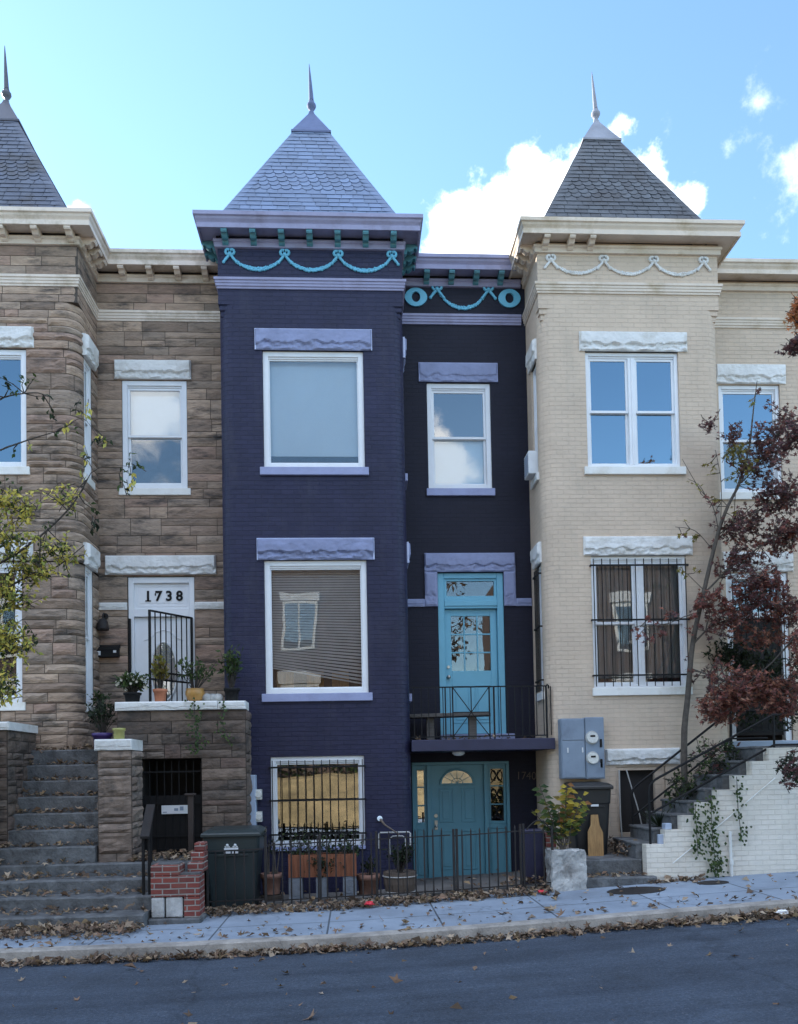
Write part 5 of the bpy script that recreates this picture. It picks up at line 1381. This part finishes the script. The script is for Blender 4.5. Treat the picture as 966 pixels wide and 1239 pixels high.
# ================================================================== TAN HOUSE STAIR
t = thing('entrance_stair', (5.2,-.9,.25), 'entrance stair of the tan house with white painted stepped brick side wall', 'stairs')
prof = [(4.235,.0),(4.245,.775),(4.525,.78),(4.525,.985),(4.79,.99),(4.79,1.185),(5.05,1.19),(5.05,1.375),(5.325,1.38),(5.325,1.555),(5.60,1.56),(5.60,1.765),(5.865,1.77),(5.865,1.97),(6.13,1.975),(6.13,2.165),(9.3,2.165),(9.3,.0)]
b = MB()
def P3(p, y): return (p[0], y, p[1])
# front face split in columns so it stays planar and clean
for (xa, xb, zt) in ((4.245,4.525,.78),(4.525,4.79,.987),(4.79,5.05,1.187),(5.05,5.325,1.377),(5.325,5.60,1.557),(5.60,5.865,1.767),(5.865,6.13,1.972),(6.13,9.3,2.165)):
    b.box(xa, xb-.0005, -1.40, -1.22, .0, zt)
b.build('side_wall', M['white_brick'], t)
sx = [4.13,4.40,4.67,4.93,5.20,5.475,5.74,6.0]; sz = [.80,1.0,1.21,1.40,1.58,1.785,1.99,2.20]
for i in range(8):
    x1_ = sx[i+1]+.05 if i < 7 else 9.2
    q = step_block(-1.19, -.2, 0, 1, 0, 1, 50+i)
    b = MB()
    b.box(sx[i]+.02, x1_, -1.215, -.18, sz[i]-.26, sz[i]-.04); b.box(sx[i], x1_, -1.405 if False else -1.219, -.17, sz[i]-.039, sz[i]); b.build('step', M['concrete'], t, bevel=.008)
# grey step ends seen over the wall
for i in range(1, 8):
    b = MB(); b.box(sx[i]+.05, sx[i]+.37, -1.21, -.3, sz[i]-.0, sz[i]+.16) if False else b.box(sx[i]+.24, sx[i]+.26, -1.2, -.4, sz[i]-.1, sz[i]-.05); b.build('riser', M['bluestone'], t)
# iron handrails, two either side
for y, x0_, z0_, xe, ze in ((-1.31,4.34,.79,6.26,2.66),(-.26,4.44,.70,6.1,2.80)):
    b = MB(); zt0 = z0_+.86
    sl = (ze-zt0-.08)/(xe-x0_-.10)
    b.tube([(x0_,y,z0_-.02),(x0_,y,zt0-.08),(x0_+.02,y,zt0),(x0_+.10,y,zt0+.08),(xe,y,ze),(xe+.6,y,ze+.0)], .019, 8)
    b.tube([(x0_,y,z0_+.42),(x0_+.05,y,z0_+.46),(xe,y,ze-.45),(xe+.6,y,ze-.45)], .017, 8)
    for xx in (xe,): b.tube([(xx,y,2.1),(xx,y,ze)], .017, 8)
    b.build('handrail', M['iron'], t)
b = MB(); b.tube([(5.49,-1.435,h(5.49)),(5.485,-1.435,.95)], .022, 8); b.tube([(5.49,-1.435,h(5.49)+.18),(5.49,-1.435,h(5.49)+.25)], .034, 8); b.tube([(4.62,-1.425,.50),(5.6,-1.425,1.25),(6.2,-1.425,1.72)], .008, 6)
b.build('drain_pipe', M['trim_white'], t)
b = MB(); b.box(4.45,4.56,-1.34,-1.28,.78,.92); b.box(4.56,4.66,-1.33,-1.2,.99,1.08); tag(b.build('white_box', M['metal_pale'], at=(4.55,-1.3,.78), bevel=.006), 'small pale grey block on the low end of the white stair wall', 'block')
t = thing('stone_steps', (3.8,-1.4,.2), 'two low grey concrete steps beside the rough stone planter', 'steps')
step_block(3.26,4.34,-1.55,-1.2,-.1,.335,71).build('step', M['concrete'], t); step_block(3.30,4.23,-1.22,-.1,.1,.56,72).build('step', M['concrete'], t)
# clutter: pale hose/pipe by the basement opening
b = MB(); b.tube([(4.33,-.06,.62),(4.31,-.05,1.2),(4.31,-.05,1.88)], .014, 8); b.tube([(4.42,-.08,1.88),(4.60,-.10,1.2),(4.66,-.2,.72)], .011, 8)
tag(b.build('thin_pipe', M['rod'], at=(4.33,-.06,.6)), 'thin grey pipes in front of the tan basement opening', 'pipe')
rv = random.Random(12)
for pts, lab, n in (([(4.98,-1.42,1.35),(4.99,-1.43,.95),(5.0,-1.43,.6)], 'green vine trailing on the white stair wall, leftmost of three', 90),([(5.22,-1.42,1.50),(5.22,-1.43,1.0),(5.25,-1.43,.55),(5.25,-1.43,.32)], 'longest green vine trailing on the white stair wall beside the drain pipe', 190),([(5.62,-1.42,1.75),(5.62,-1.43,1.3),(5.66,-1.43,.8)], 'thin green vine trailing on the white stair wall right of the drain pipe', 60)):
    vine('trailing_vine', pts, lab, rv, n=n, w=.13, L=.055)
# bushy plants on the stair
t = thing('garden_shrub', (5.05,-.7,1.2), 'leggy green and brown shrub growing over the tan house stair', 'shrub')
lf = MB(); sm_ = MB(); blob(lf, sm_, (5.05,-.75,1.55), .22,.25,.32, 46, 7, rv, ('green','dark'), .075); blob(lf, sm_, (5.6,-.7,2.0), .4,.3,.30, 60, 7, rv, ('green','dark','maroon'), .075); lf.build('leaves', M['leaf'], t); sm_.build('stems', M['bark_dark'], t)
t = thing('spiky_plant', (4.62,-.6,.95), 'spiky dark plant in the corner by the low end of the stair', 'plant')
lf = MB()
for i in range(46):
    a = rv.uniform(0,2*pi); leafq(lf, Vector((4.66,-.8,1.0)), Vector((cos(a),sin(a),rv.uniform(.3,1.5))), Vector((0,-.3,1)), rv.uniform(.25,.42), .025, rv.choice(LEAVES['dark']))
lf.build('leaves', M['leaf'], t)
b = MB(); b.lathe([(.11,0),(.13,.2),(.11,.2)], (4.66,-.8,.80), 14); b.build('pot', M['bluestone'], t)

# ================================================================== TREES
def limb(wood, pts, r0, r1, n=8):
    P_ = [Vector(p) for p in pts]; out = []
    for i in range(len(P_)-1):
        for k in range(4):
            t = k/4; p0 = P_[max(i-1,0)]; p1 = P_[i]; p2 = P_[i+1]; p3 = P_[min(i+2,len(P_)-1)]
            out.append(.5*((2*p1)+(p2-p0)*t+(2*p0-5*p1+4*p2-p3)*t*t+(3*p1-p0-3*p2+p3)*t**3))
    out.append(P_[-1]); m = len(out)
    wood.tube(out, [r0+(r1-r0)*i/(m-1) for i in range(m)], n, cap=True); return out
def sprays(wood, lf, line, rr, n, L, pal, leafL, shape, nl=7, start=.3, bias=Vector((0,0,0))):
    m = len(line)
    for i in range(n):
        k = int((start+(1-start)*rr.random())*(m-1)); p = line[k]
        d = (rdir(rr)+bias).normalized(); q = p+d*L*rr.uniform(.4,1.2)
        wood.tube([p, p.lerp(q,.5)+rdir(rr)*.03, q], [.008,.006,.003], 5, cap=False)
        twig_leaves(lf, None, p.lerp(q,.4), q, nl, rr, pal if isinstance(pal, str) else rr.choice(pal), leafL, shape)
# left tree: yellowing, trunk just outside the picture
rt = random.Random(44)
t = thing('street_tree', (-5.15,-2.95,-.05), 'tree with yellowing leaves whose branches reach in from the left edge before the stone house', 'tree')
wd = MB(); lf = MB()
limb(wd, [(-5.25,-2.95,-.1),(-5.2,-2.95,1.6),(-5.15,-2.9,3.2),(-5.0,-2.9,5.0),(-4.9,-2.9,7.2)], .10, .03)
B1 = limb(wd, [(-5.1,-2.9,4.0),(-4.6,-2.95,4.4),(-4.1,-2.95,4.7),(-3.75,-2.9,5.0),(-3.45,-2.85,5.35),(-3.25,-2.8,5.75)], .022, .005, 6)
B2 = limb(wd, [(-5.15,-2.9,3.4),(-4.6,-2.8,3.9),(-4.2,-2.8,4.35),(-3.7,-2.8,4.55),(-3.35,-2.75,4.85)], .022, .005, 6)
B3 = limb(wd, [(-4.95,-2.9,5.4),(-4.5,-2.9,5.9),(-4.0,-2.85,6.15),(-3.6,-2.8,6.3)], .016, .004, 6)
B4 = limb(wd, [(-4.95,-2.9,6.0),(-4.4,-2.9,6.6),(-3.95,-2.85,6.75),(-3.75,-2.85,6.7)], .014, .004, 6)
B5 = limb(wd, [(-5.15,-2.9,2.6),(-4.7,-2.8,3.1),(-4.3,-2.8,3.6),(-4.0,-2.8,3.7)], .018, .004, 6)
YG = ('yellow','yellow','yellow','yellow','yellow','green')
for c_, rx, rz, n in (((-4.2,-2.85,5.35),.38,.24,34),((-4.35,-2.85,4.9),.45,.22,40),((-3.95,-2.85,4.55),.45,.16,34),((-4.3,-2.8,4.2),.38,.25,40),((-4.3,-2.8,3.65),.32,.32,48),((-4.4,-2.8,3.1),.26,.28,36),((-3.62,-2.8,4.78),.26,.13,16),((-3.55,-2.85,5.42),.16,.12,9),((-4.75,-2.9,4.3),.5,.9,60),((-5.6,-2.95,5.0),.75,.8,45),((-5.35,-2.9,6.4),.6,.7,36),((-5.7,-2.9,7.4),.7,.6,36),((-5.9,-2.9,4.0),.6,.6,30)):
    blob(lf, wd, c_, rx, .3, rz, int(n*1.5), 8, rt, YG, .072, 'oval', .28, .5)
sprays(wd, lf, B1, rt, 16, .35, ('green','yellow'), .08, 'oval', 5, .5); sprays(wd, lf, B3, rt, 7, .35, ('green','yellow'), .08, 'oval', 4, .2); sprays(wd, lf, B4, rt, 9, .3, ('green','dark'), .09, 'oval', 5, .3)
for c_ in ((-3.3,-2.8,5.95),(-2.75,-2.75,5.72),(-3.15,-2.8,6.2),(-3.35,-2.8,6.6),(-3.2,-2.8,5.05),(-2.72,-2.75,5.88),(-2.85,-2.75,5.6)):
    blob(lf, wd, c_, .10,.1,.10, 3, 5, rt, ('green','dark','yellow'), .085, 'oval', .2, .8)
limb(wd, [(-3.25,-2.8,5.75),(-3.05,-2.8,5.85),(-2.75,-2.75,5.85)], .005, .002, 5); limb(wd, [(-3.6,-2.8,6.3),(-3.35,-2.8,6.45),(-3.15,-2.8,6.2)], .005, .002, 5)
wd.build('trunk', M['bark_dark'], t); lf.build('crown', M['leaf'], t)

# right tree: slender trunk in the planting strip beside the tan stair
rt = random.Random(52)
t = thing('ornamental_tree', (5.33,-.3,.5), 'slender tree with dark maroon leaves growing beside the tan house stair', 'tree')
wd = MB(); lf = MB()
T1 = limb(wd, [(5.28,-.3,.4),(5.30,-.3,2.28),(5.38,-.3,3.0),(5.49,-.3,3.88),(5.68,-.32,4.68),(5.93,-.35,5.63),(6.10,-.4,6.1),(6.28,-.4,6.44),(6.45,-.45,7.0),(6.52,-.5,7.6),(6.6,-.5,8.1)], .056, .006, 9)
Bs = [([(5.68,-.32,4.68),(6.05,-.4,5.05),(6.47,-.45,5.35),(6.9,-.5,5.6),(7.3,-.5,5.7)],.02), ([(5.49,-.3,3.88),(5.9,-.5,4.3),(6.3,-.6,4.45),(6.8,-.7,4.4)],.018), ([(5.93,-.35,5.63),(6.3,-.4,5.9),(6.8,-.5,6.1),(7.2,-.5,6.3)],.014), ([(6.28,-.4,6.44),(6.6,-.45,6.75),(6.9,-.5,7.2),(7.1,-.5,7.7)],.012),
      ([(5.95,-.35,5.75),(5.85,-.4,6.1),(5.6,-.45,6.4),(5.35,-.45,6.85)],.009), ([(6.0,-.35,5.9),(6.0,-.4,6.5),(5.9,-.45,7.0)],.008), ([(5.85,-.35,5.4),(5.55,-.4,5.7),(5.2,-.45,5.75)],.007), ([(5.6,-.32,4.4),(5.3,-.5,4.3),(4.9,-.55,4.15),(4.45,-.6,4.12)],.010), ([(5.42,-.3,3.5),(5.75,-.6,3.3),(6.2,-.8,3.1),(6.8,-.9,3.0)],.016), ([(5.7,-.32,4.75),(5.4,-.4,5.0),(5.3,-.4,5.05)],.006)]
LN = [limb(wd, p, r_, .004, 6) for p, r_ in Bs]
MR = ('maroon','maroon','red')
for ln, n, st_ in ((LN[0],40,.2),(LN[1],44,.15),(LN[2],34,.2),(LN[3],26,.2),(LN[8],36,.2)): sprays(wd, lf, ln, rt, int(n*1.9), .36, MR, .064, 'star', 9, st_)
sprays(wd, lf, LN[4], rt, 5, .25, ('olive','maroon'), .08, 'star', 3, .4); sprays(wd, lf, LN[5], rt, 6, .25, ('olive','maroon'), .085, 'star', 4, .3); sprays(wd, lf, LN[6], rt, 6, .2, ('olive','maroon'), .08, 'star', 3, .4)
sprays(wd, lf, LN[7], rt, 14, .28, ('red','maroon'), .085, 'star', 5, .35); sprays(wd, lf, LN[9], rt, 4, .2, 'olive', .085, 'star', 4, .5)
sprays(wd, lf, T1, rt, 16, .4, ('maroon','olive'), .095, 'star', 5, .55)
for c_, rx, rz, n, pal in (((6.75,-.5,7.0),.30,.45,26,'maroon'),((6.9,-.5,6.25),.40,.35,30,'maroon'),((6.3,-.45,5.75),.35,.22,16,'maroon'),((6.9,-.5,5.6),.35,.25,24,MR),((6.5,-.6,4.75),.45,.28,44,('red','maroon')),((6.85,-.7,4.35),.40,.25,34,('red','maroon','russet')),((5.72,-.5,4.55),.3,.2,14,'red'),((6.3,-.5,5.2),.45,.25,14,MR),((6.05,-.55,4.2),.35,.25,14,('red','russet')),((6.6,-.6,3.9),.5,.2,16,('red','russet')),((5.8,-.5,7.45),.08,.08,4,'maroon'),((6.15,-.5,7.25),.1,.14,6,'maroon'),((6.35,-.5,6.65),.15,.2,8,('olive','maroon')),((6.2,-.5,6.9),.13,.14,7,'olive')):
    blob(lf, wd, c_, rx, .3, rz, int(n*2.7), 9, rt, pal, .062, 'star', .26, .5)
wd.build('trunk', M['bark'], t); lf.build('crown', M['leaf'], t)
# second tree, trunk outside the right edge
t = thing('street_tree', (6.75,-3.3,.3), 'tree with russet leaves whose low branches hang in from the right edge above the stair', 'tree')
wd = MB(); lf = MB(); rt = random.Random(61)
limb(wd, [(6.75,-3.1,.2),(6.72,-3.1,2.5),(6.7,-3.05,4.5),(6.6,-3.0,6.3),(6.45,-3.0,7.4),(6.2,-2.95,7.9)], .09, .012)
for p in ([(6.7,-3.05,4.6),(6.3,-2.7,4.1),(5.7,-2.4,3.3),(5.2,-2.1,2.85)],[(6.7,-3.05,4.2),(6.4,-2.7,3.6),(6.0,-2.5,3.0),(5.6,-2.3,2.7)],[(6.6,-3.0,6.5),(6.3,-2.9,7.2),(6.1,-2.85,7.7)],[(6.65,-3.0,5.6),(6.2,-2.8,6.0),(5.95,-2.7,6.3)],[(6.72,-3.1,3.0),(6.3,-2.6,2.4),(6.0,-2.4,1.9)]): limb(wd, p, .022, .005, 6)
for c_, rx, rz, n, pal in (((5.45,-2.2,2.95),.50,.30,66,('russet','red','russet')),((5.1,-2.1,2.72),.30,.22,34,('russet','red')),((5.85,-2.4,2.85),.30,.30,34,('russet','red')),((6.2,-2.5,3.4),.4,.4,40,('russet','red')),((6.03,-2.85,7.95),.09,.20,18,'orange'),((6.0,-2.8,7.5),.13,.11,12,'maroon'),((5.95,-2.7,6.3),.14,.22,14,'maroon'),((5.95,-2.4,1.85),.12,.28,16,('dark','maroon')),((6.9,-3.1,6.6),.6,.9,50,('russet','maroon')),((7.4,-3.1,5.2),.7,.7,30,('russet','red')),((6.9,-3.1,4.2),.5,.5,22,('russet','red'))):
    blob(lf, wd, c_, rx, .28, rz, int(n*2.5), 9, rt, pal, .060, 'star', .24, .6)
wd.build('trunk', M['bark_dark'], t); lf.build('crown', M['leaf'], t)
# evergreen shrub by the tan door
t = thing('evergreen_shrub', (6.1,.1,2.2), 'dark evergreen shrub with glossy leaves in front of the tan house door', 'shrub')
wd = MB(); lf = MB(); rt = random.Random(71)
limb(wd, [(6.35,.3,2.17),(6.35,.3,3.0),(6.2,.3,3.9)], .03, .01)
for c_, rx, ry, rz, n in (((6.15,.1,3.75),.45,.3,.30,90),((6.75,.2,3.6),.5,.3,.45,90),((6.5,.1,3.0),.5,.3,.5,80),((7.4,.2,3.2),.5,.3,.8,90)): blob(lf, wd, c_, rx, ry, rz, n, 8, rt, 'dark', .085, 'oval', .25, .3)
wd.build('trunk', M['bark_dark'], t); lf.build('crown', M['leaf'], t)
for (x, w_, lab) in ((-4.5,4.6,'dark clipped hedge on the grass bank in front of the brick house across the street'),(6.5,4.6,'dark clipped hedge on the grass bank right of the bare tree across the street')):
    t = thing('hedge', (x,-19.7,2.2), lab, 'hedge'); lf = MB(); wd = MB()
    for k in range(9): wd.tube([(x-w_+k*w_/4,-19.8,2.0),(x-w_+k*w_/4,-19.8,3.0)], .03, 5)
    for k in range(12): blob(lf, None, (x-w_+k*w_/5.5,-19.8,2.45), .6,.4,.75, 30, 5, rt, ('dark','dark','green'), .22, 'oval', .4)
    wd.build('stems', M['bark_dark'], t); lf.build('leaves', M['leaf'], t)
# trees across the road (seen in window reflections)
for (x, y, lab, pal) in ((3.6,-24.,'bare limbed tree between the brick houses across the street','dry'),(-11.4,-23.,'russet tree beside the brick houses across the street','russet')):
    t = thing('street_tree', (x,y,2.3), lab, 'tree'); wd = MB(); lf = MB()
    limb(wd, [(x,y,2.0),(x+.1,y,5),(x,y,8),(x+.2,y,10.5)], .2, .05)
    for k in range(26):
        z = rt.uniform(4.5,9.5); a = rt.uniform(0,2*pi); q = Vector((x+2.2*cos(a)*rt.uniform(.5,1), y+2.2*sin(a), z+rt.uniform(.6,1.8))); wd.tube([Vector((x,y,z)),q],[.05,.015],5)
        blob(lf, None, q, .7,.7,.6, 8, 5, rt, pal, .28, 'oval', .6)
    wd.build('trunk', M['bark_dark'], t); lf.build('crown', M['leaf'], t)

# ================================================================== STREET DETAILS
for (x, y, rx, ry, lab) in ((3.85,-2.05,.40,.30,'large round iron manhole cover set in the sidewalk by the two low steps'),(5.0,-1.90,.22,.18,'small round iron cover set in the sidewalk below the white stair wall')):
    mb = MB(); n = 28; z = h(x)+.012
    pr = [(1.0,0.0),(.98,.006),(.88,.006),(.86,.002),(.01,.002)]
    vs = [(x+rx*r_*cos(2*pi*k/n), y+ry*r_*sin(2*pi*k/n), h(x+rx*r_*cos(2*pi*k/n))+.010+zz) for r_, zz in pr for k in range(n)]
    mb.faces(vs, [(i*n+k, i*n+(k+1) % n, (i+1)*n+(k+1) % n, (i+1)*n+k) for i in range(len(pr)-1) for k in range(n)])
    tag(mb.build('manhole_cover', M['iron_rust'], at=(x,y,z)), lab, 'manhole cover', 'iron covers in the sidewalk')
def crumple(x, y, z, r, seed):
    mb = MB(); n, m = 10, 6; rs = random.Random(seed); vs = []
    for i in range(m+1):
        for k in range(n):
            th = pi*i/m; a = 2*pi*k/n; q = r*rs.uniform(.55,1.15); vs.append((x+q*sin(th)*cos(a)*1.4, y+q*sin(th)*sin(a), z+r*.5+q*cos(th)*.5))
    mb.faces(vs, [(i*n+k, i*n+(k+1) % n, (i+1)*n+(k+1) % n, (i+1)*n+k) for i in range(m) for k in range(n)]); return mb
tag(crumple(.18,-1.85,h(.18)+.05,.06,1).build('red_wrapper', M['red_litter'], at=(.18,-1.85,.05)), 'crumpled red wrapper lying in leaves in front of the fence', 'litter')
tag(crumple(2.62,-1.72,h(2.62)+.02,.05,2).build('red_wrapper', M['red_litter'], at=(2.62,-1.72,.1)), 'red scrap lying in leaves beside the stone planter', 'litter')
tag(crumple(4.95,-3.86,h(4.95)-.10,.06,3).build('white_paper', M['white_litter'], at=(4.95,-3.86,.1)), 'crumpled white paper lying in the gutter leaves', 'litter')

# fallen leaves
rl = random.Random(99); lm = MB()
def fl(x, y, z, s=None, flat=.35, pal='dry'):
    s = s or rl.choice((.03,.05,.06,.075,.09,.10,.13))*rl.uniform(.8,1.2); a = rl.uniform(0,2*pi)
    d = Vector((cos(a), sin(a), rl.uniform(-flat,flat))); n = (Vector((0,0,1))+rdir(rl)*flat*1.3).normalized()
    c = rl.choice(LEAVES[pal]); k = rl.uniform(.6,1.25)
    if s > .055 and rl.random() < .5:
        leafq(lm, Vector((x,y,z+.006)), d, n, s*rl.uniform(.7,.95), s*.85, tuple(q*k for q in c), 'star', rl.choice((-1,1))*rl.uniform(.3,1.1))
    else: leafq(lm, Vector((x,y,z)), d, n, s, s*rl.uniform(.4,.8), tuple(q*k for q in c), 'oval', rl.uniform(.1,.6))
def mound(n, fx, fy, zf, top):
    for i in range(n):
        x = fx(); y = fy(x); t_ = rl.random(); fl(x, y, zf(x,y)+.005+t_*top, flat=.6)
U = rl.uniform
mound(1500, lambda: U(-6.4,-2.72), lambda x: -2.55-abs(rl.gauss(0,.26)), lambda x,y: h(x), .10)
mound(1350, lambda: U(-2.1,2.75), lambda x: -1.66+rl.gauss(0,.10)-.05*(x < 0), lambda x,y: h(x), .10)
mound(160, lambda: U(2.1,2.8), lambda x: U(-1.45,-.95), lambda x,y: h(x), .16)
mound(2600, lambda: U(-6.5,8.), lambda x: -3.72-abs(rl.gauss(0,.075)), lambda x,y: h(x)-.145, .05)
mound(900, lambda: 3.0+5.*rl.random()**.7, lambda x: -3.72-abs(rl.gauss(0,.16)), lambda x,y: h(x)-.145, .08)
mound(260, lambda: U(-6.5,8.), lambda x: U(-3.5,-1.7), lambda x,y: h(x)+.004, .01)
mound(190, lambda: U(-6.5,8.), lambda x: -3.55+abs(rl.gauss(0,.3)), lambda x,y: h(x)+.006, .01)
mound(210, lambda: U(-5.,7.), lambda x: U(-8.,-3.95), lambda x,y: h(x)-.135, .01)
mound(200, lambda: U(-2.,2.8), lambda x: U(-1.35,.8), lambda x,y: h(x), .04)
for z, y in zip(TZ[:3], TY[:3]): mound(210, lambda: U(-6.8,-2.78), lambda x: y+.30-abs(rl.gauss(0,.10)), lambda x,y_: z+.006, .06)
mound(260, lambda: U(-3.3,-2.2), lambda x: U(-1.3,-.65), lambda x,y: .70, .09); mound(80, lambda: U(-6.5,-3.7), lambda x: -1.3-abs(rl.gauss(0,.03)), lambda x,y: .705, .04)
for k_ in range(6): mound(95, lambda: U(-5.6,-3.72), lambda x: -1.28+.17*k_+.15-abs(rl.gauss(0,.05)), lambda x,y: .70+.236*(k_+1)+.004, .035)
mound(120, lambda: U(-5.2,-3.7), lambda x: U(-.25,-.06), lambda x,y: 2.355, .03)
mound(70, lambda: U(1.0,3.1), lambda x: U(-.0,.8), lambda x,y: 2.424, .03)
mound(380, lambda: U(4.0,4.75), lambda x: U(-1.1,-.1), lambda x,y: .565, .20)
mound(60, lambda: U(3.35,4.2), lambda x: U(-1.5,-1.25), lambda x,y: .34, .02); mound(120, lambda: U(4.25,5.0), lambda x: -1.5-abs(rl.gauss(0,.06)), lambda x,y: h(x), .03)
lm.build('fallen_leaves', M['litter'], kind='stuff')
b = MB(); b.box(4.24,5.3,-1.215,-.02,.1,.565); tag(b.build('planting_bed', M['soil']), kind='structure')

# ================================================================== SKY, SUN, CAMERA
W = bpy.data.worlds.new('World'); S.world = W; W.use_nodes = True; nt = W.node_tree; nt.nodes.clear(); N = NT(nt)
SUN_EL, SUN_AZ = rad(28), rad(-52)      # to the sun: azimuth measured from +Y towards +X
sky = N.n('ShaderNodeTexSky', sky_type='NISHITA', sun_disc=False, sun_elevation=SUN_EL, sun_rotation=SUN_AZ, altitude=50, air_density=1.0, dust_density=.15, ozone_density=.7)
tc = N.n('ShaderNodeTexCoord'); d = tc.outputs['Generated']
clouds = [((.1182,.8276,.5480),.046),((.1518,.810,.5664),.034),((.1863,.8132,.5512),.058),((.1325,.8169,.5574),.048),((.2241,.797,.5610),.042),((.262,.789,.553),.034),((.2998,.775,.5560),.028),((.330,.771,.544),.024),((.3367,.7839,.5217),.03),((-.256,.803,.541),.020),((.25,.80,.53),.085),
          ((.10,-.93,.345),.055),((-.23,-.91,.40),.07)]
wisps = [((.3792,.7056,.5985),.013),((.4059,.7223,.56),.014),((.4111,.7412,.5307),.016),((.335,.745,.575),.014),((.30,.735,.605),.008),((.352,.735,.58),.01)]
geo_n = N.n('ShaderNodeVectorMath', operation='NORMALIZE'); N.l(d, geo_n.inputs[0])
nz = N.n('ShaderNodeTexNoise', in_Scale=17., in_Detail=9., in_Roughness=.62); N.l(geo_n.outputs[0], nz.inputs['Vector'])
def cover(blobs, amp, lo, hi, gain):
    cur = None
    for c_, r_ in blobs:
        dist = N.n('ShaderNodeVectorMath', operation='DISTANCE'); N.l(geo_n.outputs[0], dist.inputs[0]); v = Vector(c_).normalized(); dist.inputs[1].default_value = v
        q = N.n('ShaderNodeMath', operation='MULTIPLY_ADD', in_1=-amp/r_, in_2=amp); N.l(dist.outputs['Value'], q.inputs[0])
        if cur is None: cur = q.outputs[0]
        else:
            mx = N.n('ShaderNodeMath', operation='MAXIMUM'); N.l(cur, mx.inputs[0]); N.l(q.outputs[0], mx.inputs[1]); cur = mx.outputs[0]
    cl = N.n('ShaderNodeMath', operation='MAXIMUM', in_1=-.9); N.l(cur, cl.inputs[0])
    a1 = N.n('ShaderNodeMath', operation='MULTIPLY_ADD', in_1=gain, in_2=-gain*.48); N.l(nz.outputs['Fac'], a1.inputs[0])
    a2 = N.n('ShaderNodeMath', operation='ADD'); N.l(cl.outputs[0], a2.inputs[0]); N.l(a1.outputs[0], a2.inputs[1])
    dn = N.n('ShaderNodeMapRange', interpolation_type='SMOOTHSTEP'); dn.inputs['From Min'].default_value = lo; dn.inputs['From Max'].default_value = hi; N.l(a2.outputs[0], dn.inputs['Value'])
    return dn.outputs[0]
dens = cover(clouds, 1.0, .02, .55, 2.6)
wisp = N.n('ShaderNodeMath', operation='MULTIPLY', in_1=.45); N.l(cover(wisps, .16, .0, .55, 2.2), wisp.inputs[0])
skyc = mix(N, 1., sky.outputs[0], (.84,.985,1.05), 'MULTIPLY')
# unseen bluish-white cloud deck overhead and behind the viewer, added to brighten the facades
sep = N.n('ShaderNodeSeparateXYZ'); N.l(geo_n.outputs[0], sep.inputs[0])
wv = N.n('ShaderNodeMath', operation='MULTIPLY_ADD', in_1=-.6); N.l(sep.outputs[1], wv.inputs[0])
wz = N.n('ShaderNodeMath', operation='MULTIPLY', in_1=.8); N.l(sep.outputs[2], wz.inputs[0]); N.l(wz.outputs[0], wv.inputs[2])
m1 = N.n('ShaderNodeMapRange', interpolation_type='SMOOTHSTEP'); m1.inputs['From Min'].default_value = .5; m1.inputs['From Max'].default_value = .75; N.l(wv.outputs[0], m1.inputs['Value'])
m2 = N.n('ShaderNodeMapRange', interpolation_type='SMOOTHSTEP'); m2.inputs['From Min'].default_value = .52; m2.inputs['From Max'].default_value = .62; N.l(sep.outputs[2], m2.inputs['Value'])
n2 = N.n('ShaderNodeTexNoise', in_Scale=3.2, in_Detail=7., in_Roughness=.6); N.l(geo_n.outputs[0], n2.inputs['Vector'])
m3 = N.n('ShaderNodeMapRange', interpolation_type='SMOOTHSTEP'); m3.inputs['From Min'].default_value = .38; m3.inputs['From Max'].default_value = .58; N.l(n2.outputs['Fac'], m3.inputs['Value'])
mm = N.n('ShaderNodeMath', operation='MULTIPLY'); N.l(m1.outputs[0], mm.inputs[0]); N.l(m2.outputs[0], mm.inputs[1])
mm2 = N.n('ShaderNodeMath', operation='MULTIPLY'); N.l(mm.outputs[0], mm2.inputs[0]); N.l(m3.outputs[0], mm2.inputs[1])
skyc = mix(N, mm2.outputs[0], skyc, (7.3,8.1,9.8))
skyc = mix(N, wisp.outputs[0], skyc, (7.3,7.6,7.9))
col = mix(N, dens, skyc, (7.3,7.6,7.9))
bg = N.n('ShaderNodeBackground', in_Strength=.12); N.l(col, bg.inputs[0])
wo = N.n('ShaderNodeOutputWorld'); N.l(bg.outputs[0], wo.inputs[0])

sl = bpy.data.lights.new('sun', 'SUN'); sl.energy = 4.0; sl.angle = rad(.53); sl.color = (1,.93,.82)
so = bpy.data.objects.new('sun', sl); COL.objects.link(so); so.location = (-30,30,40)
to_sun = Vector((sin(SUN_AZ)*cos(SUN_EL), cos(SUN_AZ)*cos(SUN_EL), sin(SUN_EL)))
so.rotation_euler = to_sun.to_track_quat('Z', 'Y').to_euler()

cam = bpy.data.cameras.new('camera'); co = bpy.data.objects.new('camera', cam); COL.objects.link(co)
cam.sensor_fit = 'AUTO'; cam.sensor_width = 36; cam.lens = 29.0557; cam.shift_y = .22857; cam.clip_end = 3000; cam.clip_start = .1
co.matrix_world = Matrix.Translation((0,-13.3,1.9)) @ Matrix.Rotation(rad(-3.15),4,'Z') @ Matrix.Rotation(rad(90+1.85),4,'X') @ Matrix.Rotation(rad(-1.08),4,'Z')
S.camera = co
S.view_settings.view_transform = 'Standard'; S.view_settings.look = 'None'; S.view_settings.exposure = 1.7; S.view_settings.gamma = 1
S.cycles.max_bounces = 6; S.cycles.transparent_max_bounces = 16
